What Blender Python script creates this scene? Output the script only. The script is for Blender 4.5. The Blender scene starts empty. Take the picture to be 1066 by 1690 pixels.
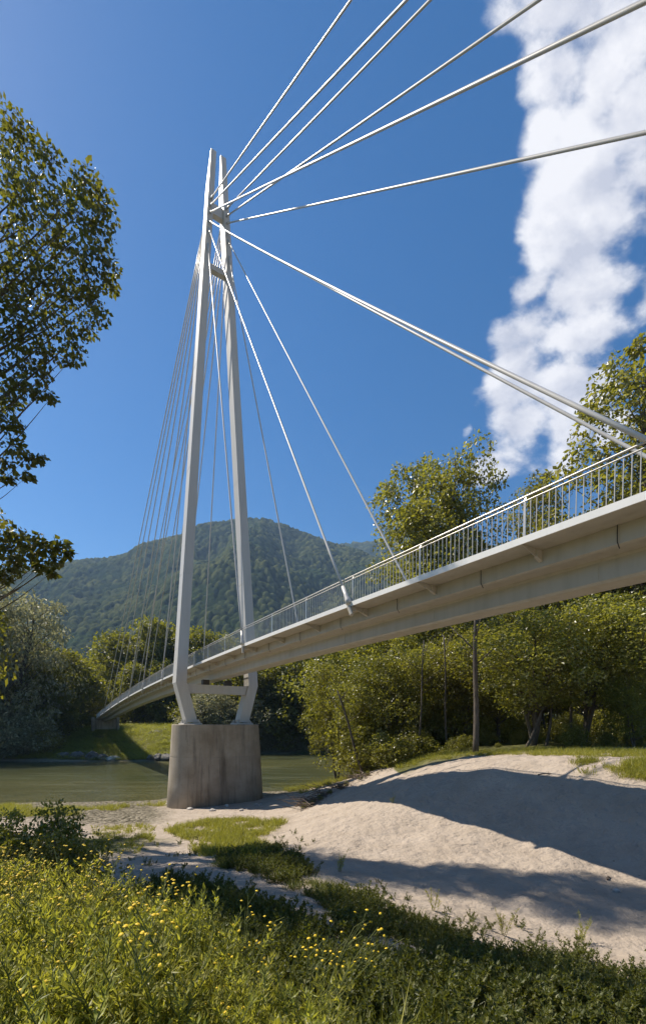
import bpy, math, random
import numpy as np
from mathutils import Vector
R = math.radians
random.seed(7)
sc = bpy.context.scene
col = sc.collection

# ------------------------------------------------------------------ camera
# eye of the photographer is the origin, looking along +Y; z is height above the eye
F = 720.0; CX = 533.0; HY = 1196.0            # focal length, centre and horizon in photo pixels
cam = bpy.data.cameras.new('camera'); cam_o = bpy.data.objects.new('camera', cam); col.objects.link(cam_o)
cam.sensor_fit = 'HORIZONTAL'; cam.sensor_width = 36.0; cam.lens = 36.0 * F / 1066.0
cam.shift_y = (HY - 845.0) / 1066.0
cam.clip_start = 0.1; cam.clip_end = 30000
cam_o.location = (0, 0, 0); cam_o.rotation_euler = (R(90), 0, 0)
sc.camera = cam_o

# ------------------------------------------------------------------ sky and sun
SUN_AZ, SUN_EL = R(-63), R(52)                # azimuth from +Y towards +X
sun_dir = Vector((math.sin(SUN_AZ) * math.cos(SUN_EL), math.cos(SUN_AZ) * math.cos(SUN_EL), math.sin(SUN_EL)))
SKY_STRENGTH, SUN_STRENGTH = 0.076, 5.0
sc.view_settings.view_transform = 'Standard'; sc.view_settings.look = 'None'
sc.view_settings.exposure = 0.60; sc.view_settings.gamma = 1.0

world = bpy.data.worlds.new('World'); sc.world = world; world.use_nodes = True
nt = world.node_tree; nt.nodes.clear()
def N(tree, kind, **kw):
    n = tree.nodes.new(kind)
    for k, v in kw.items():
        if k in n.inputs.keys(): n.inputs[k].default_value = v
        else: setattr(n, k, v)
    return n
def MATH(tree, op, a, b=None, clamp=False):
    n = tree.nodes.new('ShaderNodeMath'); n.operation = op; n.use_clamp = clamp
    for i, s in enumerate((a, b)):
        if s is None: continue
        if isinstance(s, (int, float)): n.inputs[i].default_value = s
        else: tree.links.new(s, n.inputs[i])
    return n.outputs[0]
sky = N(nt, 'ShaderNodeTexSky', sky_type='NISHITA', sun_disc=False, sun_elevation=SUN_EL, sun_rotation=SUN_AZ)
sky.altitude = 300; sky.air_density = 1.0; sky.dust_density = 0.3; sky.ozone_density = 3.0
tc = N(nt, 'ShaderNodeTexCoord')
def direction(x, y): return Vector(((x - CX) / F, 1.0, (HY - y) / F)).normalized()
# cloud bank: lumps in the sky given by directions (x, y, radius), broken up by noise
LUMPS = [(985, -160, 170), (1010, 10, 135), (925, 25, 80), (990, 110, 105), (925, 130, 85), (900, 215, 60), (960, 215, 75),
         (915, 300, 70), (965, 300, 60), (905, 385, 60), (960, 400, 80), (955, 480, 85), (880, 470, 45), (890, 560, 80), (960, 560, 75),
         (870, 640, 75), (935, 650, 72), (985, 640, 45), (865, 700, 62), (935, 700, 55), (1010, 700, 30), (1060, 60, 100), (1060, 170, 80), (960, 60, 90), (1120, 360, 55), (1090, 480, 42),
         (1075, 290, 30), (812, 772, 26), (775, 705, 14), (1180, 150, 150), (1230, 420, 120), (1420, 300, 180)]
def cloud_field(vec_socket, detail):
    cur = None
    for (x, y, r) in LUMPS:
        d = direction(x, y); d2 = direction(x + r, y)
        dn = N(nt, 'ShaderNodeVectorMath', operation='DISTANCE'); nt.links.new(vec_socket, dn.inputs[0]); dn.inputs[1].default_value = d
        v = MATH(nt, 'SUBTRACT', 1.0, MATH(nt, 'DIVIDE', dn.outputs['Value'], (d - d2).length))
        if cur is None: cur = v
        else:
            n = nt.nodes.new('ShaderNodeMath'); n.operation = 'SMOOTH_MAX'; n.inputs[2].default_value = 0.25
            nt.links.new(cur, n.inputs[0]); nt.links.new(v, n.inputs[1]); cur = n.outputs[0]
    return cur
def fbm(vec, scale, detail, rough, dist=0.0):
    n = N(nt, 'ShaderNodeTexNoise', Scale=scale, Detail=detail, Roughness=rough, Distortion=dist); nt.links.new(vec, n.inputs['Vector']); return n.outputs['Fac']
gen = tc.outputs['Generated']
warp = N(nt, 'ShaderNodeTexNoise', Scale=9.0, Detail=3.0); nt.links.new(gen, warp.inputs['Vector'])
wv = N(nt, 'ShaderNodeVectorMath', operation='MULTIPLY_ADD'); nt.links.new(warp.outputs['Color'], wv.inputs[0])
wv.inputs[1].default_value = (0.05, 0.05, 0.05)
sh = N(nt, 'ShaderNodeVectorMath', operation='SUBTRACT'); nt.links.new(gen, sh.inputs[0]); sh.inputs[1].default_value = (0.025, 0.025, 0.025)
nt.links.new(sh.outputs[0], wv.inputs[2])
lump = cloud_field(wv.outputs[0], 1)
def billow(vec):
    mp = N(nt, 'ShaderNodeMapping'); mp.inputs['Scale'].default_value = (1.0, 1.75, 1.75); nt.links.new(vec, mp.inputs[0])
    a_ = fbm(mp.outputs[0], 5.5, 14.0, 0.58, 0.1)
    w_ = N(nt, 'ShaderNodeTexNoise', Scale=14.0, Detail=4.0); nt.links.new(mp.outputs[0], w_.inputs['Vector'])
    m_ = N(nt, 'ShaderNodeVectorMath', operation='MULTIPLY_ADD'); nt.links.new(w_.outputs['Color'], m_.inputs[0]); m_.inputs[1].default_value = (.06, .06, .06); nt.links.new(mp.outputs[0], m_.inputs[2])
    v_ = N(nt, 'ShaderNodeTexVoronoi', feature='SMOOTH_F1', Scale=11.0, Smoothness=.4); nt.links.new(m_.outputs[0], v_.inputs['Vector'])
    return MATH(nt, 'ADD', a_, MATH(nt, 'MULTIPLY', MATH(nt, 'SUBTRACT', .42, v_.outputs['Distance']), .30))
n1 = billow(gen)
off = N(nt, 'ShaderNodeVectorMath', operation='ADD'); nt.links.new(gen, off.inputs[0]); off.inputs[1].default_value = sun_dir * 0.022
n2 = billow(off.outputs[0])
dens = MATH(nt, 'ADD', lump, MATH(nt, 'MULTIPLY', MATH(nt, 'SUBTRACT', n1, 0.5), 3.3))
cov = N(nt, 'ShaderNodeMapRange', interpolation_type='SMOOTHSTEP'); nt.links.new(dens, cov.inputs['Value'])
cov.inputs['From Min'].default_value = -0.12; cov.inputs['From Max'].default_value = 0.55
# side towards the sun bright, thick lee side grey
lit = MATH(nt, 'ADD', 0.50, MATH(nt, 'MULTIPLY', MATH(nt, 'SUBTRACT', n1, n2), 2.4))
lit = MATH(nt, 'SUBTRACT', lit, MATH(nt, 'MULTIPLY', MATH(nt, 'SUBTRACT', n2, 0.5), 1.1), clamp=True)
cr = N(nt, 'ShaderNodeValToRGB'); nt.links.new(lit, cr.inputs[0])
cr.color_ramp.elements[0].position = 0.1; cr.color_ramp.elements[0].color = (0.58, 0.60, 0.69, 1)
cr.color_ramp.elements[1].position = 0.85; cr.color_ramp.elements[1].color = (0.93, 0.92, 0.94, 1)
bg1 = N(nt, 'ShaderNodeBackground', Strength=SKY_STRENGTH); hsv = N(nt, 'ShaderNodeHueSaturation', Saturation=1.40, Value=1.0); nt.links.new(sky.outputs[0], hsv.inputs['Color']); nt.links.new(hsv.outputs[0], bg1.inputs[0])
bg2 = N(nt, 'ShaderNodeBackground', Strength=0.70); nt.links.new(cr.outputs[0], bg2.inputs[0])
mixs = N(nt, 'ShaderNodeMixShader'); nt.links.new(cov.outputs[0], mixs.inputs[0]); nt.links.new(bg1.outputs[0], mixs.inputs[1]); nt.links.new(bg2.outputs[0], mixs.inputs[2])
wo = N(nt, 'ShaderNodeOutputWorld'); nt.links.new(mixs.outputs[0], wo.inputs[0])

sun = bpy.data.lights.new('sun', 'SUN'); sun.energy = SUN_STRENGTH; sun.angle = R(0.53); sun.color = (1.0, 0.91, 0.78)
sun_o = bpy.data.objects.new('sun', sun); col.objects.link(sun_o); sun_o.rotation_euler = sun_dir.to_track_quat('Z', 'Y').to_euler()

sc.cycles.max_bounces = 8; sc.cycles.transparent_max_bounces = 12; sc.cycles.volume_bounces = 1
sc.cycles.use_denoising = True
sc.cycles.caustics_reflective = False; sc.cycles.caustics_refractive = False

# ------------------------------------------------------------------ helpers
def W(x, y, Y): return ((x - CX) * Y / F, Y, (HY - y) * Y / F)

class MB:
    """collects quads / triangles with a random value per face; build() links ONE mesh object"""
    def __init__(s): s.v = []; s.q = []; s.t = []; s.n = 0; s.rq = []; s.rt = []; s.mq = []; s.mt = []
    def add(s, v, q=None, t=None, rq=None, rt=None, mi=0):
        v = np.asarray(v, float).reshape(-1, 3)
        if q is not None and len(q):
            q = np.asarray(q, int).reshape(-1, 4); s.q.append(q + s.n); s.rq.append(np.random.rand(len(q)) if rq is None else rq); s.mq.append(np.full(len(q), mi))
        if t is not None and len(t):
            t = np.asarray(t, int).reshape(-1, 3); s.t.append(t + s.n); s.rt.append(np.random.rand(len(t)) if rt is None else rt); s.mt.append(np.full(len(t), mi))
        s.v.append(v); s.n += len(v)
    def arrays(s):
        v = np.concatenate(s.v)
        q = np.concatenate(s.q) if s.q else np.zeros((0, 4), int); t = np.concatenate(s.t) if s.t else np.zeros((0, 3), int)
        rq = np.concatenate(s.rq) if s.rq else np.zeros(0); rt = np.concatenate(s.rt) if s.rt else np.zeros(0)
        mq = np.concatenate(s.mq) if s.mq else np.zeros(0, int); mt = np.concatenate(s.mt) if s.mt else np.zeros(0, int)
        return v, q, t, rq, rt, mq, mt
    def mesh(s, name, mats, smooth=False):
        v, q, t, rq, rt, mq, mt = s.arrays()
        return mesh_np(name, v, q, t, np.concatenate([rq, rt]), np.concatenate([mq, mt]), mats, smooth)
    def build(s, name, mats, parent=None, smooth=False):
        return link(name, s.mesh(name, mats, smooth), parent)
    # shapes
    def box(s, c, d, ax=None, mi=0):
        x, y, z = [k / 2 for k in d]
        v = np.array([(-x, -y, -z), (x, -y, -z), (x, y, -z), (-x, y, -z), (-x, -y, z), (x, -y, z), (x, y, z), (-x, y, z)])
        if ax is not None: v = v @ np.asarray(ax, float)
        s.add(v + np.asarray(c, float), [(0, 3, 2, 1), (4, 5, 6, 7), (0, 1, 5, 4), (1, 2, 6, 5), (2, 3, 7, 6), (3, 0, 4, 7)], mi=mi)
    def tube(s, P, r, n=8, cap=True, mi=0):
        P = np.asarray(P, float); m = len(P); r = np.broadcast_to(np.asarray(r, float), (m,))
        T = np.gradient(P, axis=0); T /= np.maximum(np.linalg.norm(T, axis=1, keepdims=True), 1e-9)
        ref = np.array((0, 0, 1.0)) if abs(T[:, 2]).mean() < .8 else np.array((1.0, 0, 0))
        A = np.cross(T, ref); A /= np.maximum(np.linalg.norm(A, axis=1, keepdims=True), 1e-9); B = np.cross(T, A)
        a = np.arange(n) * 2 * math.pi / n
        V = P[:, None] + r[:, None, None] * (A[:, None] * np.cos(a)[None, :, None] + B[:, None] * np.sin(a)[None, :, None])
        i, j = np.meshgrid(np.arange(m - 1), np.arange(n), indexing='ij'); j2 = (j + 1) % n
        q = np.stack([i * n + j, i * n + j2, (i + 1) * n + j2, (i + 1) * n + j], -1).reshape(-1, 4)
        V = V.reshape(-1, 3); t = []
        if cap:
            V = np.concatenate([V, P[:1], P[-1:]]); k = m * n
            for j in range(n):
                t.append((k, (j + 1) % n, j)); t.append((k + 1, (m - 1) * n + j, (m - 1) * n + (j + 1) % n))
        s.add(V, q, t, mi=mi)
    def loft(s, rings, cap=True, mi=0):
        """rings: (m, n, 3) closed sections"""
        Rg = np.asarray(rings, float); m, n, _ = Rg.shape
        i, j = np.meshgrid(np.arange(m - 1), np.arange(n), indexing='ij'); j2 = (j + 1) % n
        q = np.stack([i * n + j, i * n + j2, (i + 1) * n + j2, (i + 1) * n + j], -1).reshape(-1, 4)
        V = Rg.reshape(-1, 3); t = []
        if cap:
            V = np.concatenate([V, Rg[0].mean(0)[None], Rg[-1].mean(0)[None]]); k = m * n
            for j in range(n):
                t.append((k, (j + 1) % n, j)); t.append((k + 1, (m - 1) * n + j, (m - 1) * n + (j + 1) % n))
        s.add(V, q, t, mi=mi)
    def leaves(s, P, D, S, L, Wd, fold=0.0, two=True, rnd=None, mi=0, droop=0.0):
        """leaf blades: base P, direction D, side S (unit), length L, width Wd"""
        Nn = np.cross(D, S); L = L[:, None]; Wd = Wd[:, None]; n = len(P)
        mid = P + D * L * .45; tip = P + D * L - Nn * L * droop
        lf = mid + S * Wd / 2 + Nn * Wd * fold; rt = mid - S * Wd / 2 + Nn * Wd * fold
        rnd = np.random.rand(n) if rnd is None else rnd
        if two:
            V = np.stack([P, lf, tip, rt, mid], 1).reshape(-1, 3); b = (np.arange(n) * 5)[:, None]
            q = np.concatenate([b + np.array([0, 4, 2, 1]), b + np.array([0, 3, 2, 4])]); s.add(V, q, rq=np.concatenate([rnd, rnd]), mi=mi)
        else:
            V = np.stack([P, lf, tip, rt], 1).reshape(-1, 3); b = (np.arange(n) * 4)[:, None]
            s.add(V, b + np.array([0, 3, 2, 1]), rq=rnd, mi=mi)

def mesh_np(name, v, q, t, rnd, mi, mats, smooth=False):
    me = bpy.data.meshes.new(name); nq, ntr = len(q), len(t)
    me.vertices.add(len(v)); me.vertices.foreach_set('co', np.ascontiguousarray(v, dtype=np.float32).ravel())
    idx = np.concatenate([q.ravel(), t.ravel()]).astype(np.int32)
    me.loops.add(len(idx)); me.loops.foreach_set('vertex_index', idx)
    me.polygons.add(nq + ntr)
    st = np.concatenate([np.arange(nq) * 4, nq * 4 + np.arange(ntr) * 3]).astype(np.int32)
    me.polygons.foreach_set('loop_start', st)
    if not isinstance(mats, (list, tuple)): mats = [mats]
    for m in mats: me.materials.append(m)
    if len(mats) > 1: me.polygons.foreach_set('material_index', mi.astype(np.int32))
    me.polygons.foreach_set('use_smooth', np.full(nq + ntr, bool(smooth)))
    me.update(calc_edges=True)
    a = me.attributes.new('rnd', 'FLOAT', 'FACE'); a.data.foreach_set('value', rnd.astype(np.float32))
    return me
def link(name, me, parent=None):
    o = bpy.data.objects.new(name, me); col.objects.link(o)
    if parent is not None: o.parent = parent
    return o
def tag(o, label=None, cat=None, group=None, kind=None):
    if label: o['label'] = label
    if cat: o['category'] = cat
    if group: o['group'] = group
    if kind: o['kind'] = kind
    return o
def empty(name, loc=(0, 0, 0)):
    o = bpy.data.objects.new(name, None); col.objects.link(o); o.location = loc; o.empty_display_size = .3; return o

# ------------------------------------------------------------------ materials
def material(name):
    m = bpy.data.materials.new(name); m.use_nodes = True; t = m.node_tree
    return m, t, t.nodes['Principled BSDF'], t.nodes['Material Output']
def noise(t, scale, detail=4, rough=.55, vec=None, stretch=None, dist=0.0):
    n = N(t, 'ShaderNodeTexNoise', Scale=scale, Detail=detail, Roughness=rough, Distortion=dist)
    if vec is None: vec = N(t, 'ShaderNodeTexCoord').outputs['Object']
    if stretch is not None:
        mp = N(t, 'ShaderNodeMapping'); mp.inputs['Scale'].default_value = stretch; t.links.new(vec, mp.inputs[0]); vec = mp.outputs[0]
    t.links.new(vec, n.inputs['Vector']); return n.outputs['Fac']
def ramp(t, fac, stops):
    r = N(t, 'ShaderNodeValToRGB'); t.links.new(fac, r.inputs[0]); e = r.color_ramp.elements
    while len(e) < len(stops): e.new(0.5)
    for el, (p, c) in zip(e, stops): el.position = p; el.color = (*c, 1)
    return r.outputs[0]
def mix(t, fac, a, b, mode='MIX'):
    n = N(t, 'ShaderNodeMix', data_type='RGBA', blend_type=mode)
    for i, s in ((0, fac), (6, a), (7, b)):
        if isinstance(s, (int, float)): n.inputs[i].default_value = s
        elif isinstance(s, tuple): n.inputs[i].default_value = (*s, 1)
        else: t.links.new(s, n.inputs[i])
    return n.outputs[2]
def bump(t, bsdf, h, strength=.4, dist=.02):
    b = N(t, 'ShaderNodeBump', Strength=strength, Distance=dist); t.links.new(h, b.inputs['Height']); t.links.new(b.outputs[0], bsdf.inputs['Normal'])

def paint(name, base, dirt, rough=.45, amount=.35):
    m, t, b, o = material(name)
    streak = noise(t, 1.0, 5, .6, stretch=(3.0, 3.0, .35)); fine = noise(t, 7.0, 4)
    f = MATH(t, 'MULTIPLY', ramp(t, streak, [(.45, (0, 0, 0)), (.8, (1, 1, 1))]), amount)
    c = mix(t, f, base, dirt); c = mix(t, MATH(t, 'MULTIPLY', fine, .12), c, tuple(k * .75 for k in base))
    t.links.new(c, b.inputs['Base Color']); b.inputs['Roughness'].default_value = rough
    bump(t, b, noise(t, 25, 2), .05, .01)
    return m
M_STEEL = paint('white_painted_steel', (.88, .865, .83), (.60, .56, .48), .4, .25)
M_PYLON = paint('pylon_paint', (.57, .55, .51), (.38, .35, .31))
M_GIRDER_SHADED = paint('shaded_girder_paint', (.46, .425, .355), (.25, .215, .155), .4, .45)  # white steel toned brown: underside shade and sand bounce put into the colour
M_CABLE = paint('cable_sheath', (.60, .58, .55), (.36, .34, .31), .35)
def metal(name, c, rough, met):
    m, t, b, o = material(name); t.links.new(mix(t, noise(t, 9, 4), c, tuple(k * .7 for k in c)), b.inputs['Base Color'])
    b.inputs['Roughness'].default_value = rough; b.inputs['Metallic'].default_value = met; return m
M_RAIL = metal('brushed_stainless', (.62, .59, .54), .38, .7)
M_BAL = metal('satin_steel_rod', (.52, .49, .44), .42, .45)
M_DARK = metal('dark_rubber', (.06, .055, .05), .7, 0)
M_ASPHALT, t, b, o = material('deck_asphalt'); t.links.new(ramp(t, noise(t, 40, 5), [(.3, (.05, .05, .05)), (.7, (.09, .088, .085))]), b.inputs['Base Color']); b.inputs['Roughness'].default_value = .9

# board-marked concrete with rain streaks
M_CONC, t, b, o = material('weathered_concrete')
tco = N(t, 'ShaderNodeTexCoord').outputs['Object']
st1 = noise(t, 1.0, 6, .65, tco, (1.6, 1.6, .10)); st2 = noise(t, 1.0, 4, .6, tco, (6.0, 6.0, .25)); big = noise(t, .55, 5, .6, tco)
c = ramp(t, big, [(.3, (.25, .20, .14)), (.72, (.43, .365, .28))])
c = mix(t, MATH(t, 'MULTIPLY', ramp(t, st1, [(.50, (0, 0, 0)), (.70, (1, 1, 1))]), .72), c, (.075, .06, .045))
c = mix(t, MATH(t, 'MULTIPLY', ramp(t, st2, [(.52, (0, 0, 0)), (.75, (1, 1, 1))]), .45), c, (.40, .37, .32))
vor = N(t, 'ShaderNodeTexVoronoi', Scale=3.2); t.links.new(tco, vor.inputs['Vector'])
pit = ramp(t, vor.outputs['Distance'], [(.06, (1, 1, 1)), (.10, (0, 0, 0))])
c = mix(t, MATH(t, 'MULTIPLY', pit, .7), c, (.06, .05, .04))
t.links.new(c, b.inputs['Base Color']); b.inputs['Roughness'].default_value = .88
brd = noise(t, 1.0, 2, .5, tco, (9.0, 9.0, .12))
bump(t, b, MATH(t, 'ADD', MATH(t, 'MULTIPLY', noise(t, 22, 5, .6, tco), .5), brd), .35, .03)

def leaf_mat(name, stops, trans=.38, rough=.42, tint=(.45, .62, .05), var=.35):
    m, t, b, o = material(name)
    at = N(t, 'ShaderNodeAttribute', attribute_name='rnd'); oi = N(t, 'ShaderNodeObjectInfo')
    c = ramp(t, at.outputs['Fac'], stops)
    hs = N(t, 'ShaderNodeHueSaturation'); t.links.new(c, hs.inputs['Color'])
    t.links.new(MATH(t, 'ADD', .485, MATH(t, 'MULTIPLY', oi.outputs['Random'], .03)), hs.inputs['Hue'])
    t.links.new(MATH(t, 'ADD', 1 - var / 2, MATH(t, 'MULTIPLY', oi.outputs['Random'], var)), hs.inputs['Value'])
    c = hs.outputs[0]
    t.links.new(c, b.inputs['Base Color']); b.inputs['Roughness'].default_value = rough
    tr = N(t, 'ShaderNodeBsdfTranslucent'); t.links.new(mix(t, .6, c, tint), tr.inputs[0])
    ms = N(t, 'ShaderNodeMixShader'); ms.inputs[0].default_value = trans
    t.links.new(b.outputs[0], ms.inputs[1]); t.links.new(tr.outputs[0], ms.inputs[2]); t.links.new(ms.outputs[0], o.inputs[0])
    return m
L_POPLAR = leaf_mat('poplar_leaf', [(0, (.035, .045, .008)), (.6, (.075, .085, .014)), (1, (.16, .155, .045))], .36, .48, (.42, .41, .016))
L_ALDER = leaf_mat('alder_leaf', [(0, (.075, .080, .014)), (.6, (.145, .145, .026)), (.86, (.24, .23, .07)), (1, (.42, .39, .22))], .45, .34, (.55, .52, .028))
L_DARK = leaf_mat('far_broadleaf', [(0, (.030, .042, .009)), (1, (.15, .155, .028))], .42, .5, (.48, .46, .024))
L_WILLOW = leaf_mat('willow_leaf', [(0, (.11, .112, .058)), (.7, (.22, .215, .12)), (1, (.40, .38, .25))], .42, .5, (.48, .46, .18))
L_YELLOW = leaf_mat('acacia_leaf', [(0, (.07, .09, .010)), (1, (.15, .17, .02))], .4, .45, (.32, .34, .02))
L_WEED = leaf_mat('weed_leaf', [(0, (.15, .165, .02)), (.6, (.28, .285, .04)), (1, (.42, .41, .13))], .48, .45, (.72, .68, .05), .3)
L_SHADE_TONED = leaf_mat('shade_toned_leaf', [(0, (.05, .065, .012)), (.7, (.10, .115, .02)), (1, (.17, .17, .045))], .36, .5, (.30, .31, .02))  # dark cover leaf: foreground shade put into its colour
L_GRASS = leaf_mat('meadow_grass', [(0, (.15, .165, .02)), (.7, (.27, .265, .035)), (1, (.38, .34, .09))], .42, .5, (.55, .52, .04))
def bark(name, a, bb):
    m, t, b, o = material(name); f = noise(t, 1, 5, .6, stretch=(14, 14, 2.5))
    t.links.new(ramp(t, f, [(.3, a), (.7, bb)]), b.inputs['Base Color']); b.inputs['Roughness'].default_value = .9; bump(t, b, f, .6, .03); return m
BARK = bark('grey_brown_bark', (.045, .036, .026), (.16, .13, .10)); TWIG = bark('dead_wood', (.07, .05, .035), (.24, .18, .13))
STEM = bark('green_stem', (.08, .10, .02), (.16, .17, .05))
M_FLOWER, t, b, o = material('yellow_petal'); at = N(t, 'ShaderNodeAttribute', attribute_name='rnd')
t.links.new(ramp(t, at.outputs['Fac'], [(0, (.62, .36, .005)), (1, (.80, .58, .015))]), b.inputs['Base Color']); b.inputs['Roughness'].default_value = .6
def rockmat(name, a, bb):
    m, t, b, o = material(name); f = noise(t, 4, 8, .65)
    t.links.new(ramp(t, f, [(.3, a), (.7, bb)]), b.inputs['Base Color']); b.inputs['Roughness'].default_value = .85; bump(t, b, f, .7, .06); return m
ROCK = rockmat('dark_river_rock', (.06, .055, .05), (.22, .20, .18)); PALE = rockmat('pale_stone', (.36, .33, .29), (.62, .58, .52))

# ------------------------------------------------------------------ the ground
WATER = -7.6
CTRL = []          # control points (X, Y, z)
def cp(x, y, Y): CTRL.append(W(x, y, Y))
def cw(*a): CTRL.extend(a)
# levee under the camera and the slope in front of it
cw((-30, -20, -1.6), (-8, -12, -1.6), (0, -12, -1.6), (8, -12, -1.6), (30, -20, -1.2), (-8, -3, -1.6), (8, -3, -1.7), (0, 0, -1.65), (-4, 0, -1.62), (5, 0, -1.9), (-12, 0, -1.8), (14, 0, -2.3),
   (-2.2, 3, -1.95), (0, 3, -2.1), (2, 3, -2.35), (4.5, 3, -2.75), (-4, 5.5, -2.6), (-1, 5.5, -2.7), (1, 5.5, -3.05), (4, 5.5, -3.55), (8, 5.5, -3.8),
   (-7, 9, -3.45), (-3.5, 9, -3.45), (-14, 10, -3.4), (-20, 20, -4.6), (-12, 16, -4.6), (-30, 36, -7.0), (-22, 30, -6.1), (-60, 40, -7.0), (-60, 10, -4))
# flat sandy strip towards the pier
for (x, y, Y) in ((300, 1421, 13.5), (380, 1390, 18.5), (250, 1385, 20), (150, 1372, 24.5), (320, 1352, 28.5), (200, 1346, 31), (360, 1331, 35), (430, 1326, 36), (300, 1332, 36),
                  (450, 1345, 30), (480, 1372, 20), (430, 1440, 10.6), (560, 1400, 15.5), (500, 1340, 27), (480, 1308, 43)):
    cp(x, y, Y)
# dune: foot, face, shoulder, plateau
cw((8.96, 12.17, -4.34), (8.18, 13.3, -4.24), (6.98, 15.14, -4.12), (5.4, 17.5, -3.97), (4.36, 19.0, -3.81), (3.59, 20.2, -3.73), (2.39, 22.3, -4.03), (1.1, 24.7, -4.5), (11.1, 15.0, -2.21), (10.3, 16.2, -2.14), (9.46, 17.6, -2.15), (7.83, 20.0, -1.95), (6.2, 23.0, -2.49), (4.64, 26.1, -3.3), (3.18, 29.0, -4.1))
for (x, y, Y) in ((850, 1243, 26.5), (960, 1241, 26), (1066, 1246, 23), (720, 1250, 30), (628, 1271, 33), (700, 1480, 11.0), (850, 1540, 8.9), (1000, 1534, 9.2), (1066, 1580, 8.0), (900, 1605, 7.2), (1300, 1440, 11), (1300, 1290, 14), (570, 1345, 20), (960, 1470, 11.3), (800, 1440, 12.6)):
    cp(x, y, Y)
cw((12, 38, -1.8), (24, 35, -1.5), (30, 60, -1.5), (60, 60, -1.5), (60, 20, -1.4), (40, 5, -2.0), (30, 110, -1.5), (80, 150, -1.0), (16, 60, -2.6), (22, 85, -2.6),
   (5, 41, -4.4), (7.5, 56, -6.4), (2, 52, -7.3), (10, 85, -6.6), (5, 70, -8.3), (12, 110, -5.8))
# river bed and the far bank
cw((-20, 58, -8.0), (-20, 78, -9), (-20, 95, -8.8), (-20, 106, -8.1), (-20, 113, -7), (-22, 122, -4.5), (-22, 132, -1.2), (-20, 160, 0), (-20, 300, 2))
for X in (-200, -130, -75, -45, -33): cw((X, 50 if X > -100 else 58, -7.95), (X, 60, -8.0), (X, 70, -8.6), (X, 80, -9.0), (X, 94, -6.9), (X, 104, -3.6), (X, 113, -1.5), (X, 126, -.4), (X, 160, 0), (X, 300, 2))
cw((-5, 58, -8.3), (-5, 90, -8.6), (0, 104, -8.2), (0, 116, -6.9), (0, 126, -4.5), (0, 140, -1.5), (10, 135, -1.2), (0, 300, 2), (100, 300, 2), (200, 300, 2), (200, 150, 0), (200, 60, -1), (-200, 0, -4), (200, -20, -1),
   (-20, 43, -7.62), (-32, 43, -7.75), (-75, 44, -7.85), (-14, 43, -7.35))
CTRL = np.array(CTRL)
def _rbf(P, z):
    d = np.linalg.norm(P[:, None] - P[None], axis=2); K = d
    n = len(P); A = np.zeros((n + 3, n + 3)); A[:n, :n] = K + np.eye(n) * -.25; A[:n, n] = 1; A[:n, n + 1:] = P; A[n, :n] = 1; A[n + 1:, :n] = P.T
    return np.linalg.solve(A, np.concatenate([z, np.zeros(3)]))
_C = _rbf(CTRL[:, :2], CTRL[:, 2])
def vnoise(x, y, seed=0):
    """smooth value noise on arrays"""
    xi = np.floor(x).astype(int); yi = np.floor(y).astype(int); fx = x - xi; fy = y - yi
    fx = fx * fx * (3 - 2 * fx); fy = fy * fy * (3 - 2 * fy)
    def h(a, b):
        n = (a * 374761393 + b * 668265263 + seed * 1442695) & 0x7fffffff; n = (n ^ (n >> 13)) * 1274126177 & 0x7fffffff
        return ((n ^ (n >> 16)) & 0xffff) / 65535.0
    return (h(xi, yi) * (1 - fx) + h(xi + 1, yi) * fx) * (1 - fy) + (h(xi, yi + 1) * (1 - fx) + h(xi + 1, yi + 1) * fx) * fy - .5
def hz(X, Y):
    X = np.asarray(X, float); Y = np.asarray(Y, float); sh_ = X.shape; x = X.ravel(); y = Y.ravel(); out = np.zeros(len(x))
    for k in range(0, len(x), 20000):
        p = np.stack([np.clip(x[k:k + 20000], -200, 200), np.clip(y[k:k + 20000], -20, 300)], 1)
        d = np.linalg.norm(p[:, None] - CTRL[None, :, :2], axis=2)
        out[k:k + 20000] = d @ _C[:len(CTRL)] + _C[len(CTRL)] + p @ _C[len(CTRL) + 1:]
    out += .16 * vnoise(x / 2.3, y / 2.3, 3) + .07 * vnoise(x / .8, y / .8, 4)
    return out.reshape(sh_)
def h1(x, y): return float(hz(np.array([x]), np.array([y]))[0])

def pix(X, Y, Z): return CX + F * X / np.maximum(Y, .01), HY - F * Z / np.maximum(Y, .01)
def inside(px, py, poly):
    c = np.zeros(np.shape(px), bool); n = len(poly)
    for i in range(n):
        x1, y1 = poly[i]; x2, y2 = poly[(i + 1) % n]
        if y1 == y2: continue
        c ^= ((y1 > py) != (y2 > py)) & (px < (x2 - x1) * (py - y1) / (y2 - y1) + x1)
    return c

def grid_axis(parts):
    return np.unique(np.concatenate([np.arange(a, b, s) for a, b, s in parts]))
gx = grid_axis([(-4000, -400, 300), (-400, -120, 20), (-120, -40, 3), (-40, -16, .5), (-16, 18, .16), (18, 45, .6), (45, 120, 4), (120, 400, 20), (400, 4001, 300)])
gy = grid_axis([(-400, -40, 30), (-40, -4, 2), (-4, 30, .16), (30, 60, .35), (60, 130, .8), (130, 320, 8), (320, 4601, 200)])
GX, GY = np.meshgrid(gx, gy); GZ = hz(GX, GY)
foot = np.clip((GX > -.5) * (GY > 5) * (GY < 32), 0, 1)
GZ += .085 * foot * np.abs(vnoise(GX / .33, GY / .33, 9)) * 2 * (vnoise(GX / 3, GY / 3, 10) > -.15)
PX, PY = pix(GX, GY, GZ)
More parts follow.
